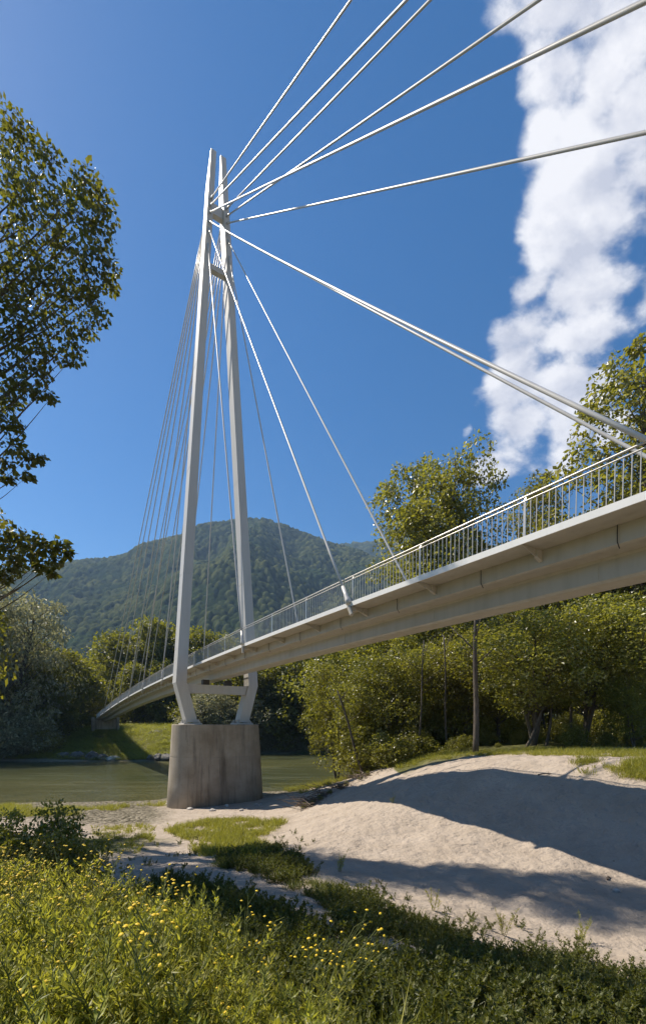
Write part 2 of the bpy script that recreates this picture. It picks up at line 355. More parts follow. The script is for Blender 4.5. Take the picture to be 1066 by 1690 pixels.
# where grass and gravel cover the sand, and where the deep bed is dimmed
grass = np.clip((GY - 89) / 3, 0, 1) * (vnoise(GX / 5, GY / 5, 5) + .95)
grass = np.where((GY > 27) & (GX > 5) & (GY < 140), np.clip((GY - 26.5 - 2 * vnoise(GX / 2, GY / 2, 6)) / 3, 0, 1), grass)
near = np.clip((6.0 + .9 * vnoise(GX / 1.5, GY / 1.5, 7) - np.hypot(np.maximum(GX - 2, 0) * .6, GY)) / 2, 0, 1)
grass = np.maximum(grass, near); grass = np.maximum(grass, np.clip((-6 - GX - .0 * GY) / 3, 0, 1) * (GY < 20) * (GX < -5))
depth_dim = np.clip((-7.75 - GZ) / .8, 0, 1) * (GY > 40) * (GY < 120)  # dark mud tone growing with depth, standing in for light lost in water
gravel = np.clip((GY - 38 + 3 * vnoise(GX / 4, GY / 4, 8)) / 4, 0, 1) * (GY < 89) * (GX < 9)
gravel = np.maximum(gravel, np.clip((-.34 * GY - GX + 1.2 * vnoise(GX / 2, GY / 2, 18)) / 2, 0, 1) * np.clip((GY - 25) / 3, 0, 1) * (GY < 89))
n_y, n_x = GX.shape
ii, jj = np.meshgrid(np.arange(n_y - 1), np.arange(n_x - 1), indexing='ij')
qd = np.stack([ii * n_x + jj, ii * n_x + jj + 1, (ii + 1) * n_x + jj + 1, (ii + 1) * n_x + jj], -1).reshape(-1, 4)
M_GROUND, t, b, o = material('sand_gravel_and_grass')
tco = N(t, 'ShaderNodeTexCoord').outputs['Object']
ag = N(t, 'ShaderNodeAttribute', attribute_name='grass').outputs['Fac']; ar = N(t, 'ShaderNodeAttribute', attribute_name='gravel').outputs['Fac']
s1 = noise(t, .7, 6, .6, tco); s2 = noise(t, 14, 6, .7, tco); s3 = noise(t, 90, 3, .6, tco)
sand = ramp(t, s1, [(.3, (.39, .32, .25)), (.7, (.50, .42, .34))]); sand = mix(t, MATH(t, 'MULTIPLY', s2, .35), sand, (.26, .22, .185))
sand = mix(t, ramp(t, s3, [(.60, (0, 0, 0)), (.72, (.5, .5, .5))]), sand, (.20, .17, .14))
vg = N(t, 'ShaderNodeTexVoronoi', Scale=5.0); t.links.new(tco, vg.inputs['Vector'])
grav = ramp(t, vg.outputs['Color'], [(.2, (.08, .068, .04)), (.8, (.30, .26, .19))])
soil = ramp(t, s2, [(.3, (.06, .05, .028)), (.7, (.15, .14, .06))])
gb = ramp(t, noise(t, 1.1, 6, .65, tco), [(.35, (.05, .06, .012)), (.55, (.14, .15, .025)), (.72, (.24, .21, .10))])
gcol = mix(t, .5, soil, gb)
c = mix(t, ar, sand, grav); c = mix(t, N(t, 'ShaderNodeAttribute', attribute_name='deep').outputs['Fac'], c, (.035, .045, .018)); c = mix(t, ag, c, gcol)
t.links.new(c, b.inputs['Base Color']); b.inputs['Roughness'].default_value = .95; b.inputs['Specular IOR Level'].default_value = .2
dim = MATH(t, 'ADD', noise(t, 2.4, 2, .45, tco), MATH(t, 'MULTIPLY', noise(t, 6.5, 2, .5, tco), .35))
hgt = MATH(t, 'ADD', MATH(t, 'MULTIPLY', dim, 1.2), MATH(t, 'MULTIPLY', s2, .35)); hgt = MATH(t, 'ADD', hgt, MATH(t, 'MULTIPLY', MATH(t, 'MULTIPLY', vg.outputs['Distance'], ar), -1.2))
bump(t, b, hgt, 1.0, .16)
me = mesh_np('ground', np.stack([GX, GY, GZ], -1).reshape(-1, 3), qd, np.zeros((0, 3), int), np.random.rand(len(qd)), np.zeros(len(qd), int), M_GROUND, True)
for nm, arr in (('grass', grass), ('gravel', gravel), ('deep', depth_dim)):
    a = me.attributes.new(nm, 'FLOAT', 'POINT'); a.data.foreach_set('value', arr.ravel().astype(np.float32))
tag(link('ground', me), kind='structure')

# river
M_WATER, t, b, o = material('river_water')
tco = N(t, 'ShaderNodeTexCoord').outputs['Object']
r1 = noise(t, 1, 5, .6, tco, (.55, 1.5, 1)); r2 = noise(t, 1, 4, .6, tco, (2.2, 5.5, 1)); big = noise(t, .05, 3, .5, tco)
hh = MATH(t, 'ADD', r1, MATH(t, 'MULTIPLY', r2, .5))
bm = N(t, 'ShaderNodeBump', Strength=.6, Distance=.22); t.links.new(hh, bm.inputs['Height'])
dif = N(t, 'ShaderNodeBsdfDiffuse'); t.links.new(mix(t, ramp(t, noise(t, 1, 5, .65, tco, (.10, .75, 1)), [(.48, (0, 0, 0)), (.66, (.75, .75, .75))]), ramp(t, big, [(.35, (.115, .13, .055)), (.65, (.17, .18, .08))]), (.30, .32, .19)), dif.inputs[0]); t.links.new(bm.outputs[0], dif.inputs['Normal'])
trp = N(t, 'ShaderNodeBsdfTransparent'); trp.inputs[0].default_value = (.80, .78, .58, 1)
body = N(t, 'ShaderNodeMixShader'); body.inputs[0].default_value = .34; t.links.new(trp.outputs[0], body.inputs[1]); t.links.new(dif.outputs[0], body.inputs[2])
gl = N(t, 'ShaderNodeBsdfGlossy', Roughness=.08); t.links.new(bm.outputs[0], gl.inputs['Normal'])
fr = N(t, 'ShaderNodeFresnel', IOR=1.33); t.links.new(bm.outputs[0], fr.inputs['Normal'])
ms = N(t, 'ShaderNodeMixShader'); t.links.new(MATH(t, 'MULTIPLY', fr.outputs[0], .75, True), ms.inputs[0]); t.links.new(body.outputs[0], ms.inputs[1]); t.links.new(gl.outputs[0], ms.inputs[2]); t.links.new(ms.outputs[0], o.inputs[0])
mb = MB(); xs = np.linspace(-220, 60, 57); ys = np.linspace(38, 132, 20); XX, YY = np.meshgrid(xs, ys)
ii, jj = np.meshgrid(np.arange(19), np.arange(56), indexing='ij')
mb.add(np.stack([XX, YY, np.full_like(XX, WATER)], -1), np.stack([ii * 57 + jj, ii * 57 + jj + 1, (ii + 1) * 57 + jj + 1, (ii + 1) * 57 + jj], -1))
tag(mb.build('river', M_WATER), kind='structure')

# wooded mountains
def worley(x, y, seed):
    xi = np.floor(x).astype(int); yi = np.floor(y).astype(int); best = np.full(x.shape, 9.0); cid = np.zeros(x.shape)
    for dx in (-1, 0, 1):
        for dy in (-1, 0, 1):
            a, bq = xi + dx, yi + dy
            n = (a * 374761393 + bq * 668265263 + seed * 97) & 0x7fffffff; n = (n ^ (n >> 13)) * 1274126177 & 0x7fffffff; n ^= n >> 16
            px_, py_ = a + (n & 255) / 255.0, bq + ((n >> 8) & 255) / 255.0
            d = (x - px_) ** 2 + (y - py_) ** 2; k = d < best; best = np.where(k, d, best); cid = np.where(k, ((n >> 4) & 1023) / 1023.0, cid)
    return np.sqrt(best), cid
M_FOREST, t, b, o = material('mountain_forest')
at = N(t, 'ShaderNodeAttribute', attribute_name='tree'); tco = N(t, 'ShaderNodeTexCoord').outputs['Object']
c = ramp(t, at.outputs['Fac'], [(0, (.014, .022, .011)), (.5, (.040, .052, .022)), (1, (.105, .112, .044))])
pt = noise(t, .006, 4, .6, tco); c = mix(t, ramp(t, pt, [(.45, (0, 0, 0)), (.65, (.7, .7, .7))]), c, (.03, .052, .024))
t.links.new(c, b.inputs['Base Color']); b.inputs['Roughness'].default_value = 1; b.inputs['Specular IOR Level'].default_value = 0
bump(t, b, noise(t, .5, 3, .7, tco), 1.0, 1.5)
def mountain(ridge, Y0, Y1, Yb, seed, crown, nt_=760, ny_=420):
    rx, ry = zip(*ridge)
    tt = np.linspace((rx[0] - CX) / F, (rx[-1] - CX) / F, nt_); yy = np.concatenate([Y0 * (Y1 / Y0) ** np.linspace(0, 1, ny_), np.linspace(Y1, Yb, 12)[1:]])
    T, Yg = np.meshgrid(tt, yy); X = T * Yg
    top = (HY - np.interp(T * F + CX, rx, ry)) / F * Y1
    s = np.clip((Yg - Y0) / (Y1 - Y0), 0, 1); prof = np.where(Yg <= Y1, .62 * s + .38 * s * s * (3 - 2 * s), 1 - .9 * ((Yg - Y1) / (Yb - Y1)) ** 1.3)
    spur = 0.30 * vnoise(X / 260, Yg / 700, seed) + .18 * vnoise(X / 110, Yg / 260, seed + 1) + .07 * vnoise(X / 45, Yg / 90, seed + 2)
    Z = top * prof * (1 + spur * 1.0 * np.sin(np.pi * np.clip(s, 0, 1)) * (Yg <= Y1)) - 3
    d, cid = worley(X / crown, Yg / (crown * 1.1), seed)
    Z = Z + np.sqrt(np.maximum(0, 1 - np.minimum(d / .78, 1) ** 2)) * crown * .95 * (.4 + .9 * cid)
    m, n = X.shape; i, j = np.meshgrid(np.arange(m - 1), np.arange(n - 1), indexing='ij')
    q = np.stack([i * n + j, i * n + j + 1, (i + 1) * n + j + 1, (i + 1) * n + j], -1).reshape(-1, 4)
    me = mesh_np('mountain', np.stack([X, Yg, Z], -1).reshape(-1, 3), q, np.zeros((0, 3), int), np.random.rand(len(q)), np.zeros(len(q), int), M_FOREST, True)
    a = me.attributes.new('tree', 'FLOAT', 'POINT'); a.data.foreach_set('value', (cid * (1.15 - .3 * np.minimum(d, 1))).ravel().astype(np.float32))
    tag(link('mountain', me), kind='structure')
mountain([(-320, 985), (-150, 960), (0, 945), (60, 938), (120, 930), (160, 925), (200, 920), (225, 909), (260, 897), (300, 886), (340, 872), (380, 863), (410, 859), (435, 858), (460, 865), (490, 876), (520, 888), (560, 902), (600, 915), (680, 950), (800, 990), (1000, 1040), (1300, 1080)], 480, 1750, 2600, 21, 13.0)
mountain([(380, 960), (500, 915), (560, 900), (600, 897), (630, 893), (700, 880), (800, 900), (1000, 930), (1300, 960), (1500, 990)], 1700, 2700, 3300, 40, 20.0, 300, 120)

# ------------------------------------------------------------------ the footbridge
OX, OY = -11.03, 36.9; DX, DY = -.534, .8455; L_BAY = 11.35 / 3
def B(u, v, z): return (OX + DX * u + DY * v, OY + DY * u - DX * v, z)
AX = np.array([[DX, DY, 0], [DY, -DX, 0], [0, 0, 1.0]])          # local u, v, z axes
def zd(u): return 5.05 - 4.2e-4 * (u + 8) ** 2 if u < 60 else 5.05 - 4.2e-4 * 68 ** 2 - 8.4e-4 * 68 * (u - 60)
WD = 4.2; U0, U1 = -87.0, 87.0
US = [k * L_BAY for k in range(-23, 24)]
bridge = tag(empty('footbridge', B(0, 2.1, 3.4)), 'long white cable stayed footbridge with A shaped pylon crossing the green river', 'bridge')
bridge_inv = Vector(bridge.location)
def part(mb, name, m, parent, smooth=False):
    mb.v = [v - np.array(bridge_inv) for v in mb.v]
    return mb.build(name, m, parent, smooth)
def sweep(mb, prof, us, mi=0):
    mb.loft([[B(u, v, zd(u) + z) for v, z in prof] for u in us], mi=mi)
uu = list(np.arange(U0, U1 + .1, L_BAY / 2))
m = MB(); sweep(m, [(0, -.01), (0, -.165), (.03, -.165), (.05, -.15), (4.15, -.15), (4.17, -.165), (4.2, -.165), (4.2, -.01), (4.1, 0), (.1, 0)], uu); part(m, 'deck_slab', M_GIRDER_SHADED, bridge)
for a, bq in ((-.014, .016), (4.184, 4.214)):
    m = MB(); sweep(m, [(a, .008), (a, -.172), (bq, -.172), (bq, .008)], uu); part(m, 'edge_strip', M_STEEL, bridge)
m = MB(); sweep(m, [(.24, .012), (.24, .003), (3.96, .003), (3.96, .012)], uu); part(m, 'walkway_surface', M_ASPHALT, bridge)
m = MB(); sweep(m, [(.88, -.152), (.90, -.58), (1.02, -.60), (1.04, -.55), (1.62, -.57), (1.66, -.64), (1.66, -1.13), (1.74, -1.19), (2.46, -1.19), (2.54, -1.13), (2.54, -.64), (2.58, -.57), (3.16, -.55), (3.18, -.60), (3.30, -.58), (3.32, -.152)], uu)
part(m, 'box_girder', M_GIRDER_SHADED, bridge)
for u in US:                                                     # tapered brackets under the cantilevers
    for (a, bq) in ((.05, .88), (4.15, 3.32)):
        m = MB(); st = ((0, .010, .19), (.70, .010, .36), (.72, .05, .37), (1, .05, .46))
        m.loft([[B(u + e, a + (bq - a) * k, zd(u) - zz_) for e, zz_ in ((-w_, .153), (w_, .153), (w_, dz), (-w_, dz))] for k, w_, dz in st]); part(m, 'cantilever_bracket', M_GIRDER_SHADED, bridge)
for u in [k * L_BAY + L_BAY / 2 for k in range(-20, 12)]:         # rainwater pipes on the girder flank
    m = MB(); m.tube([B(u, .84, zd(u) - .14), B(u, .84, zd(u) - .55), B(u, .95, zd(u) - .68)], .012, 6)
    part(m, 'drain_pipe', M_DARK, bridge)

for k in range(-7, 8):
    u = (k + .5) * L_BAY * 1.5
    m = MB(); m.box(B(u, 1.655, zd(u) - .89), (.30, .016, .40), AX)
    part(m, 'splice_plate', M_GIRDER_SHADED, bridge)
# pylon
KINK, TOP = 3.47, 49.3
def leg_sections(side):
    def sec(z, vo, w, ub, uf, inset=0):
        a, bq = 2.1 + side * (vo - inset), 2.1 + side * (vo - w + inset)
        return [B(uf + inset, a, z), B(uf + inset, bq, z), B(ub - inset, bq, z), B(ub - inset, a, z)]
    S = []
    def at(z):
        k = (z - KINK) / (TOP - KINK); return 3.61 - (3.61 - .66) * k, .87 - .40 * k, .60 - .10 * k
    zs = [KINK]
    for zj in (6.2, 12.5, 21.5, 30.5, 38.5): zs += [zj - .03, (zj, 1), zj + .03]
    zs += [TOP - 2.6]
    for z in zs:
        ins = 0
        if isinstance(z, tuple): z, ins = z[0], .012
        vo, w, hd = at(z); S.append(sec(z, vo, w, hd, -hd, ins))
    vo, w, hd = at(TOP); S.append(sec(TOP, vo, w, -hd + .18, -hd))
    low = [sec(.18, 2.75, .92, .55, -.55), sec(KINK - .02, 3.61, .90, .60, -.60)]
    return low, S
pylon = empty('pylon'); pylon.parent = bridge
m = MB(); m.box(B(0, 2.1, KINK - .46), (.75, 5.4, .74), AX); part(m, 'crossbeam', M_PYLON, pylon)
def subpart(mb, name, mt, parent, smooth=False):
    return part(mb, name, mt, parent, smooth)
for side in (-1, 1):
    low, S = leg_sections(side)
    m = MB(); m.loft(low + S); subpart(m, 'pylon_leg', M_PYLON, pylon)
    m = MB(); vc = 2.1 + side * 2.29
    m.box(B(0, vc, .06), (1.7, 1.5, .12), AX)
    for a in (-.72, -.36, .36, .72):
        for e in (-.6, .6): m.tube([B(a, vc + e, .12), B(a, vc + e, .26)], .05, 8)
    for a in (-.42, .42):
        for e in (-.5, .5): m.box(B(a, vc + e, .26), (.03, .30, .30), AX)
    subpart(m, 'base_plate', M_PYLON, pylon)
for z, hh_, wv_ in ((44.6, .9, .95), (39.5, .45, 1.5)):
    m = MB(); m.box(B(0, 2.1, z), (.45, wv_, hh_), AX); subpart(m, 'cross_link', M_PYLON, pylon)
for v in (1.1, 3.1):
    m = MB(); m.box(B(0, v, KINK + .15), (.55, .55, .42), AX); part(m, 'bearing_block', M_DARK, bridge)

# stay cables
ZT = [40.8, 42.2, 42.9, 43.7, 44.3, 44.9]
for sgn in (-1, 1):
    for k in range(1, 7):
        for side in (-1, 1):
            z1 = ZT[k - 1]; f = (z1 - KINK) / (TOP - KINK); vo = 3.61 - 2.95 * f - (.87 - .4 * f) / 2; hd = .6 - .1 * f
            u = sgn * k * 11.35
            A = np.array(B(sgn * (hd + .02), 2.1 + side * vo, z1)); Bp = np.array(B(u, 2.1 + side * (1.93 if sgn < 0 and k > 3 and side > 0 else 2.16), zd(u) - .02))
            s = np.linspace(0, 1, 15)[:, None]; P = A + (Bp - A) * s; ln = np.linalg.norm(Bp - A)
            P[:, 2] -= (4 * s * (1 - s))[:, 0] * .00525 * abs(Bp[0] - A[0]) * ((2.6 if side < 0 else .3) if sgn < 0 and k == 3 else (.25 if sgn < 0 and k > 3 else 1))
            m = MB(); m.tube(P, .054, 8); cab = part(m, 'stay_cable', M_CABLE, bridge, True)
            d = (A - Bp) / ln
            m = MB(); m.tube([Bp - d * .05, Bp + d * .12, Bp + d * .42, Bp + d * .9], [.13, .13, .085, .07], 10); subpart(m, 'deck_socket', M_CABLE, cab, True)
            m = MB(); m.tube([Bp + d * .0 - np.array((0, 0, .16)), Bp - d * .45 - np.array((0, 0, .16))], [.085, .085], 10)
            m.box(B(u, 2.1 + side * 1.99, zd(u) - .265), (.24, .22, .19), AX); subpart(m, 'anchor_block', M_GIRDER_SHADED, cab)
            m = MB(); m.tube([A + d * .1, A - d * .7, A - d * 1.0], [.08, .075, .06], 10); subpart(m, 'pylon_socket', M_CABLE, cab, True)

# railings
for side in (-1, 1):
    v0 = 2.1 + side * 1.96
    m = MB(); m.tube([B(u, v0 - side * .05, zd(u) + 1.12) for u in uu], .030, 8); rail = empty('railing'); rail.parent = bridge; part(m, 'handrail', M_RAIL, rail, True)
    m = MB(); m.tube([B(u, v0, zd(u) + .98) for u in uu], .020, 6); subpart(m, 'lower_rail', M_RAIL, rail, True)
    for i, u in enumerate(US):
        sl = -8.4e-4 * (u + 8)
        m = MB()
        m.loft([[B(u + a, v0 + e, zd(u) + 0) for a, e in ((-.035, -.012), (.035, -.012), (.035, .012), (-.035, .012))],
                [B(u + a - sl, v0 + e, zd(u) + 1.0) for a, e in ((-.03, -.012), (.03, -.012), (.03, .012), (-.03, .012))],
                [B(u + a - sl, v0 - side * .05 + e, zd(u) + 1.10) for a, e in ((-.02, -.012), (.02, -.012), (.02, .012), (-.02, .012))]])
        subpart(m, 'railing_post', M_RAIL, rail)
        if i + 1 < len(US):
            m = MB()
            for q in range(1, 23):
                w = u + q * L_BAY / 23; sl = -8.4e-4 * (w + 8); r = .0092
                m.loft([[B(w + a, v0 + e, zd(w)) for a, e in ((-r, -r), (r, -r), (r, r), (-r, r))], [B(w + a - sl, v0 + e, zd(w) + .97) for a, e in ((-r, -r), (r, -r), (r, r), (-r, r))]], cap=False)
            subpart(m, 'baluster_panel', M_BAL, rail)

# concrete pier and the far abutment
def stadium(hl, r, z, n=20):
    P = []
    for k in range(n): a = math.pi * k / (n - 1) - math.pi / 2; P.append(B(r * math.sin(a), 2.1 + hl - r + r * math.cos(a), z))
    for k in range(n): a = math.pi * k / (n - 1) + math.pi / 2; P.append(B(r * math.sin(a), 2.1 - hl + r + r * math.cos(a), z))
    return P
m = MB(); rings = []
def prad(z): k = (-z) / 7.0; return 3.75 + .42 * k, 2.05 + .42 * k
for z, ins in ((-8.6, 0), (-5, 0), (-2.80, 0), (-2.735, 0), (-2.72, 0), (-2.70, .02), (-2.66, .02), (-2.64, 0), (-2.625, 0), (-2.56, 0), (-1.2, 0), (-.10, 0), (-.06, 0), (-.05, .002), (-.012, .02), (-.01, .022), (0, .06)):
    a, r_ = prad(z); rings.append(stadium(a - ins, r_ - ins, z))
m.loft(rings); pier = m.build('concrete_pier', M_CONC, None, True)
tag(pier, 'stained grey concrete pier with rounded ends standing under the pylon at the river edge', 'pier')
m = MB(); m.box(B(U1 - .5, 2.1, .05), (1.0, 5.0, 2.6), AX); ab = tag(m.build('bridge_abutment', M_CONC), 'grey concrete abutment wall at the far grassy end of the footbridge', 'abutment')
for v in (-.75, 4.95):
    m = MB(); m.box(B(U1 - .9, v, .1), (1.4, .6, 3.4), AX); m.build('wing_pillar', M_CONC, ab)

# ------------------------------------------------------------------ trees
rg = np.random.default_rng(11)
def unit(a): return a / np.maximum(np.linalg.norm(a, axis=-1, keepdims=True), 1e-9)
def rdir(n): return unit(rg.normal(size=(n, 3)))
def leaf_cloud(mb, C, rc, n, L, aspect=.62, droop=.5, two=False, flat=.75, shell=.0, out=.5):
    """n leaves round each clump centre C (k,3) with clump radius rc (k,)"""
    k = len(C); c = np.repeat(C, n, 0); r = np.repeat(rc, n)[:, None]
    o = rg.normal(size=(k * n, 3)); o *= (np.maximum(rg.random((k * n, 1)), shell) ** .45) / np.linalg.norm(o, axis=1, keepdims=True)
    P = c + o * r * np.array([1, 1, flat])
    D = unit(o * out + rdir(k * n) * .8 + np.array([0, 0, -droop])); S = unit(np.cross(D, rdir(k * n)))
    l = L * (.65 + .7 * rg.random(k * n)); mb.leaves(P, D, S, l, l * aspect, .12, two)
def tree_meshes(seed, H, base, Rr, prof, ncl, lpc, leaf, tr, lmat, stems=1, rcf=.27, aspect=.62, droop=.5, two=False, lean=0.0, shell=.35, name='tree'):
    global rg
    rg = np.random.default_rng(seed); T = MB(); C_all = []; rc_all = []
    for s_ in range(stems):
        a0 = rg.random() * 6.28; h = H * (1 if s_ == 0 else .72 + .22 * rg.random()); sp = 0 if stems == 1 else Rr * .42
        zz = np.linspace(-.5, h * .97, 12); t_ = np.clip(zz / h, 0, 1)
        wx = np.cumsum(rg.normal(size=12)) * .012 * h ; wy = np.cumsum(rg.normal(size=12)) * .012 * h
        wx -= wx[0]; wy -= wy[0]
        P = np.stack([wx * t_ + math.cos(a0) * sp * t_ ** .8 + lean * h * t_, wy * t_ + math.sin(a0) * sp * t_ ** .8, zz], 1)
        T.tube(P, tr * (1 - .93 * t_) * (1 if s_ == 0 else .75) + .01, 8)
        m_ = ncl // stems
        t = base / h + (.965 - base / h) * ((np.arange(m_) + rg.random(m_)) / m_) ** .86
        ang = np.arange(m_) * 2.4 + rg.random(m_) * 1.1
        lob = 1 + .38 * np.sin(ang * 2 + seed + t * 5) + .24 * np.sin(ang * 3 - seed * 2 + t * 13)
        u = (t - base / h) / (1 - base / h)
        rad = Rr * (1 if stems == 1 else .72) * np.interp(u, *zip(*prof)) * lob * (.30 + .70 * np.sqrt(rg.random(m_)))
        ax = np.stack([np.interp(t * h, P[:, 2], P[:, 0]), np.interp(t * h, P[:, 2], P[:, 1]), t * h], 1)
        C = ax + np.stack([np.cos(ang) * rad, np.sin(ang) * rad, rg.normal(size=m_) * .03 * h * np.clip(2.4 * (1 - t), .12, 1)], 1)
        rc = Rr * rcf * (.55 + .75 * rg.random(m_)) * (.62 + .5 * np.interp(u, *zip(*prof)))
        for c, r_, zc in zip(C, rad, t * h):
            zb = max(base * .55, zc - .55 * r_ - .05 * h); pb = np.array([np.interp(zb, P[:, 2], P[:, 0]), np.interp(zb, P[:, 2], P[:, 1]), zb])
            k = np.linspace(0, 1, 5)[:, None]; Q = pb + (c - pb) * k; Q[:, 2] += (np.sin(k * 3.14) * .06 * r_)[:, 0]
            T.tube(Q, np.linspace(.012 + .011 * r_, .008, 5) * (tr / .2) ** .5, 4, False)
        C_all.append(C); rc_all.append(rc)
    K = MB(); leaf_cloud(K, np.concatenate(C_all), np.concatenate(rc_all), lpc, leaf, aspect, droop, two, shell=shell)
    return T.mesh(name + '_trunk', BARK, True), K.mesh(name + '_crown', lmat), H
ROUND = [(0, .55), (.15, .9), (.5, 1), (.8, .78), (1, .38)]
POPL = [(0, .6), (.15, .9), (.4, 1), (.7, .82), (.9, .55), (1, .22)]
BUSH = [(0, .8), (.3, 1), (.7, .8), (1, .25)]
WILL = [(0, .95), (.3, 1), (.6, .95), (.85, .7), (1, .3)]
K_ALD = [tree_meshes(s, 14, 4.3, 5.0, ROUND, 125, 150, .225, .20, L_ALDER, 1 + (s % 3), .25) for s in (1, 2, 3, 4)]
K_POP = [tree_meshes(s, 25, 3.5, 5.4, POPL, 280, 160, .27, .30, L_ALDER, 3, .24) for s in (5, 6)]
K_FAR = [tree_meshes(s, 20, 2.0, 6.8, ROUND, 95, 120, .62, .4, L_DARK, 1, .33) for s in (7, 8, 9)]
K_WIL = [tree_meshes(10, 22, 1.2, 8.5, WILL, 200, 85, .52, .45, L_WILLOW, 2, .24, .38, .9)]
K_BUSH = [tree_meshes(s, 3.0, .15, 1.9, BUSH, 46, 120, .15, .06, L_ALDER, 3, .36) for s in (11, 12)]
K_WBUSH = [tree_meshes(13, 6.5, .3, 4.2, BUSH, 70, 130, .34, .1, L_WILLOW, 3, .30, .45, .7)]
K_ACA = [tree_meshes(14, 6.0, 1.2, 2.6, ROUND, 60, 150, .14, .09, L_YELLOW, 2, .34)]
def plant_tree(kind, x, ytop, Y, label, name, cat='tree', group=None, wide=1.0, X=None, base=None, rot=None):
    me_t, me_c, H = kind
    Xw = (x - CX) * Y / F if X is None else X
    zb = (h1(Xw, Y) if base is None else base) - .1; zt = (HY - ytop) * Y / F; s = max(.15, (zt - zb) / H)
    o = tag(empty(name, (Xw, Y, zb)), label, cat, group); o.scale = (s * wide, s * wide, s); o.rotation_euler.z = random.random() * 6.28 if rot is None else rot
    link('trunk', me_t, o); link('crown', me_c, o); return o
A, P_, D_ = K_ALD, K_POP, K_FAR
# tall poplars above the deck on the right bank
plant_tree(P_[0], 742, 728, 54, 'tallest leafy poplar rising above the railing in the middle of the right bank', 'poplar_tree', wide=.95, rot=3.6)
plant_tree(P_[1], 872, 795, 58, 'smaller poplar showing just above the handrail right of the tallest poplar', 'poplar_tree', wide=.85)
plant_tree(P_[1], 1076, 600, 52, 'big dark poplar at the right edge behind the thick lowest stay cables', 'poplar_tree', wide=1.2, rot=1.0)
plant_tree(P_[0], 985, 800, 56, 'poplar seen through the balusters between the two taller poplars on the right', 'poplar_tree', wide=.8)
plant_tree(P_[0], 1215, 640, 52, 'poplar just past the right edge of the riverside wood', 'poplar_tree')
# front row of the wood behind the dune
FRONT = [(556, 1098, 47, 0, 'slender waterside alder leaning over the river nearest the pier', .8), (600, 1085, 42, 1, 'leafy alder on the left end of the dune behind the driftwood', .95),
         (652, 1078, 39, 2, 'multi stemmed alder behind the crest of the dune left of the bare trunk', 1.1), (705, 1058, 40, 3, 'dense alder under the bridge girder behind the dune crest', 1.1),
         (760, 1040, 37, 0, 'alder hanging over the pale bare trunk at the top of the dune', 1.15), (822, 1035, 38, 2, 'dark alder in the gap between bare trunk and broad bright crown', 1.1),
         (880, 1000, 31, 1, 'broad bright alder crown overhanging the right half of the dune', 1.35), (960, 990, 30.5, 3, 'second bright alder crown under the right end of the girder', 1.35), (1055, 985, 31, 2, 'alder at the far right edge behind the sunny grass', 1.35)]
for x, y, Y, k, lab, w in FRONT: plant_tree(A[k], x, y, Y, lab, 'alder_tree', wide=w)
plant_tree(K_ACA[0], 1048, 1118, 27, 'yellow green acacia sapling at the right edge above the sunny grass', 'acacia_tree', wide=1.0)
deep = 'one of the many dark trees deep inside the riverside wood behind the dune'
for i in range(26):
    x = 585 + i * 27 + random.uniform(-14, 14); Y = random.uniform(47, 64); plant_tree(A[i % 4], x, random.uniform(1010, 1065) - max(0, x - 800) * .20, Y, deep, 'alder_tree', group='trees deep inside the riverside wood', wide=1.05)
for i in range(12):
    x = 600 + i * 55 + random.uniform(-14, 14); Y = random.uniform(64, 84); plant_tree(D_[i % 3], x, random.uniform(1030, 1075), Y, deep, 'alder_tree', group='trees deep inside the riverside wood', wide=1.0)
# understorey shrubs along the foot of the wood
shr = 'low leafy shrub in the shaded understorey at the foot of the wood behind the dune'
for i in range(15):
    x = 640 + i * 31 + random.uniform(-9, 9); Y = random.uniform(30.5, 36); plant_tree(K_BUSH[i % 2], x, 1243 - random.uniform(6, 40), Y, shr, 'shrub', 'shrub', 'understorey shrubs at the foot of the wood', 1.2)
for i in range(14):
    x = 600 + i * 40 + random.uniform(-12, 12); Y = random.uniform(37, 46); plant_tree(K_BUSH[i % 2], x, 1210 - random.uniform(10, 60), Y, shr, 'shrub', 'shrub', 'understorey shrubs at the foot of the wood', 1.1)
for x, y, Y, lab in ((945, 1195, 29, 'bright green shrub in front of the dark wood at the top of the dune'), (1000, 1208, 28, 'low dark shrub beside the sunny grass at the right'), (1050, 1205, 27.5, 'leafy shrub at the right edge beneath the acacia sapling')):
    plant_tree(K_BUSH[0], x, y, Y, lab, 'shrub', 'shrub')
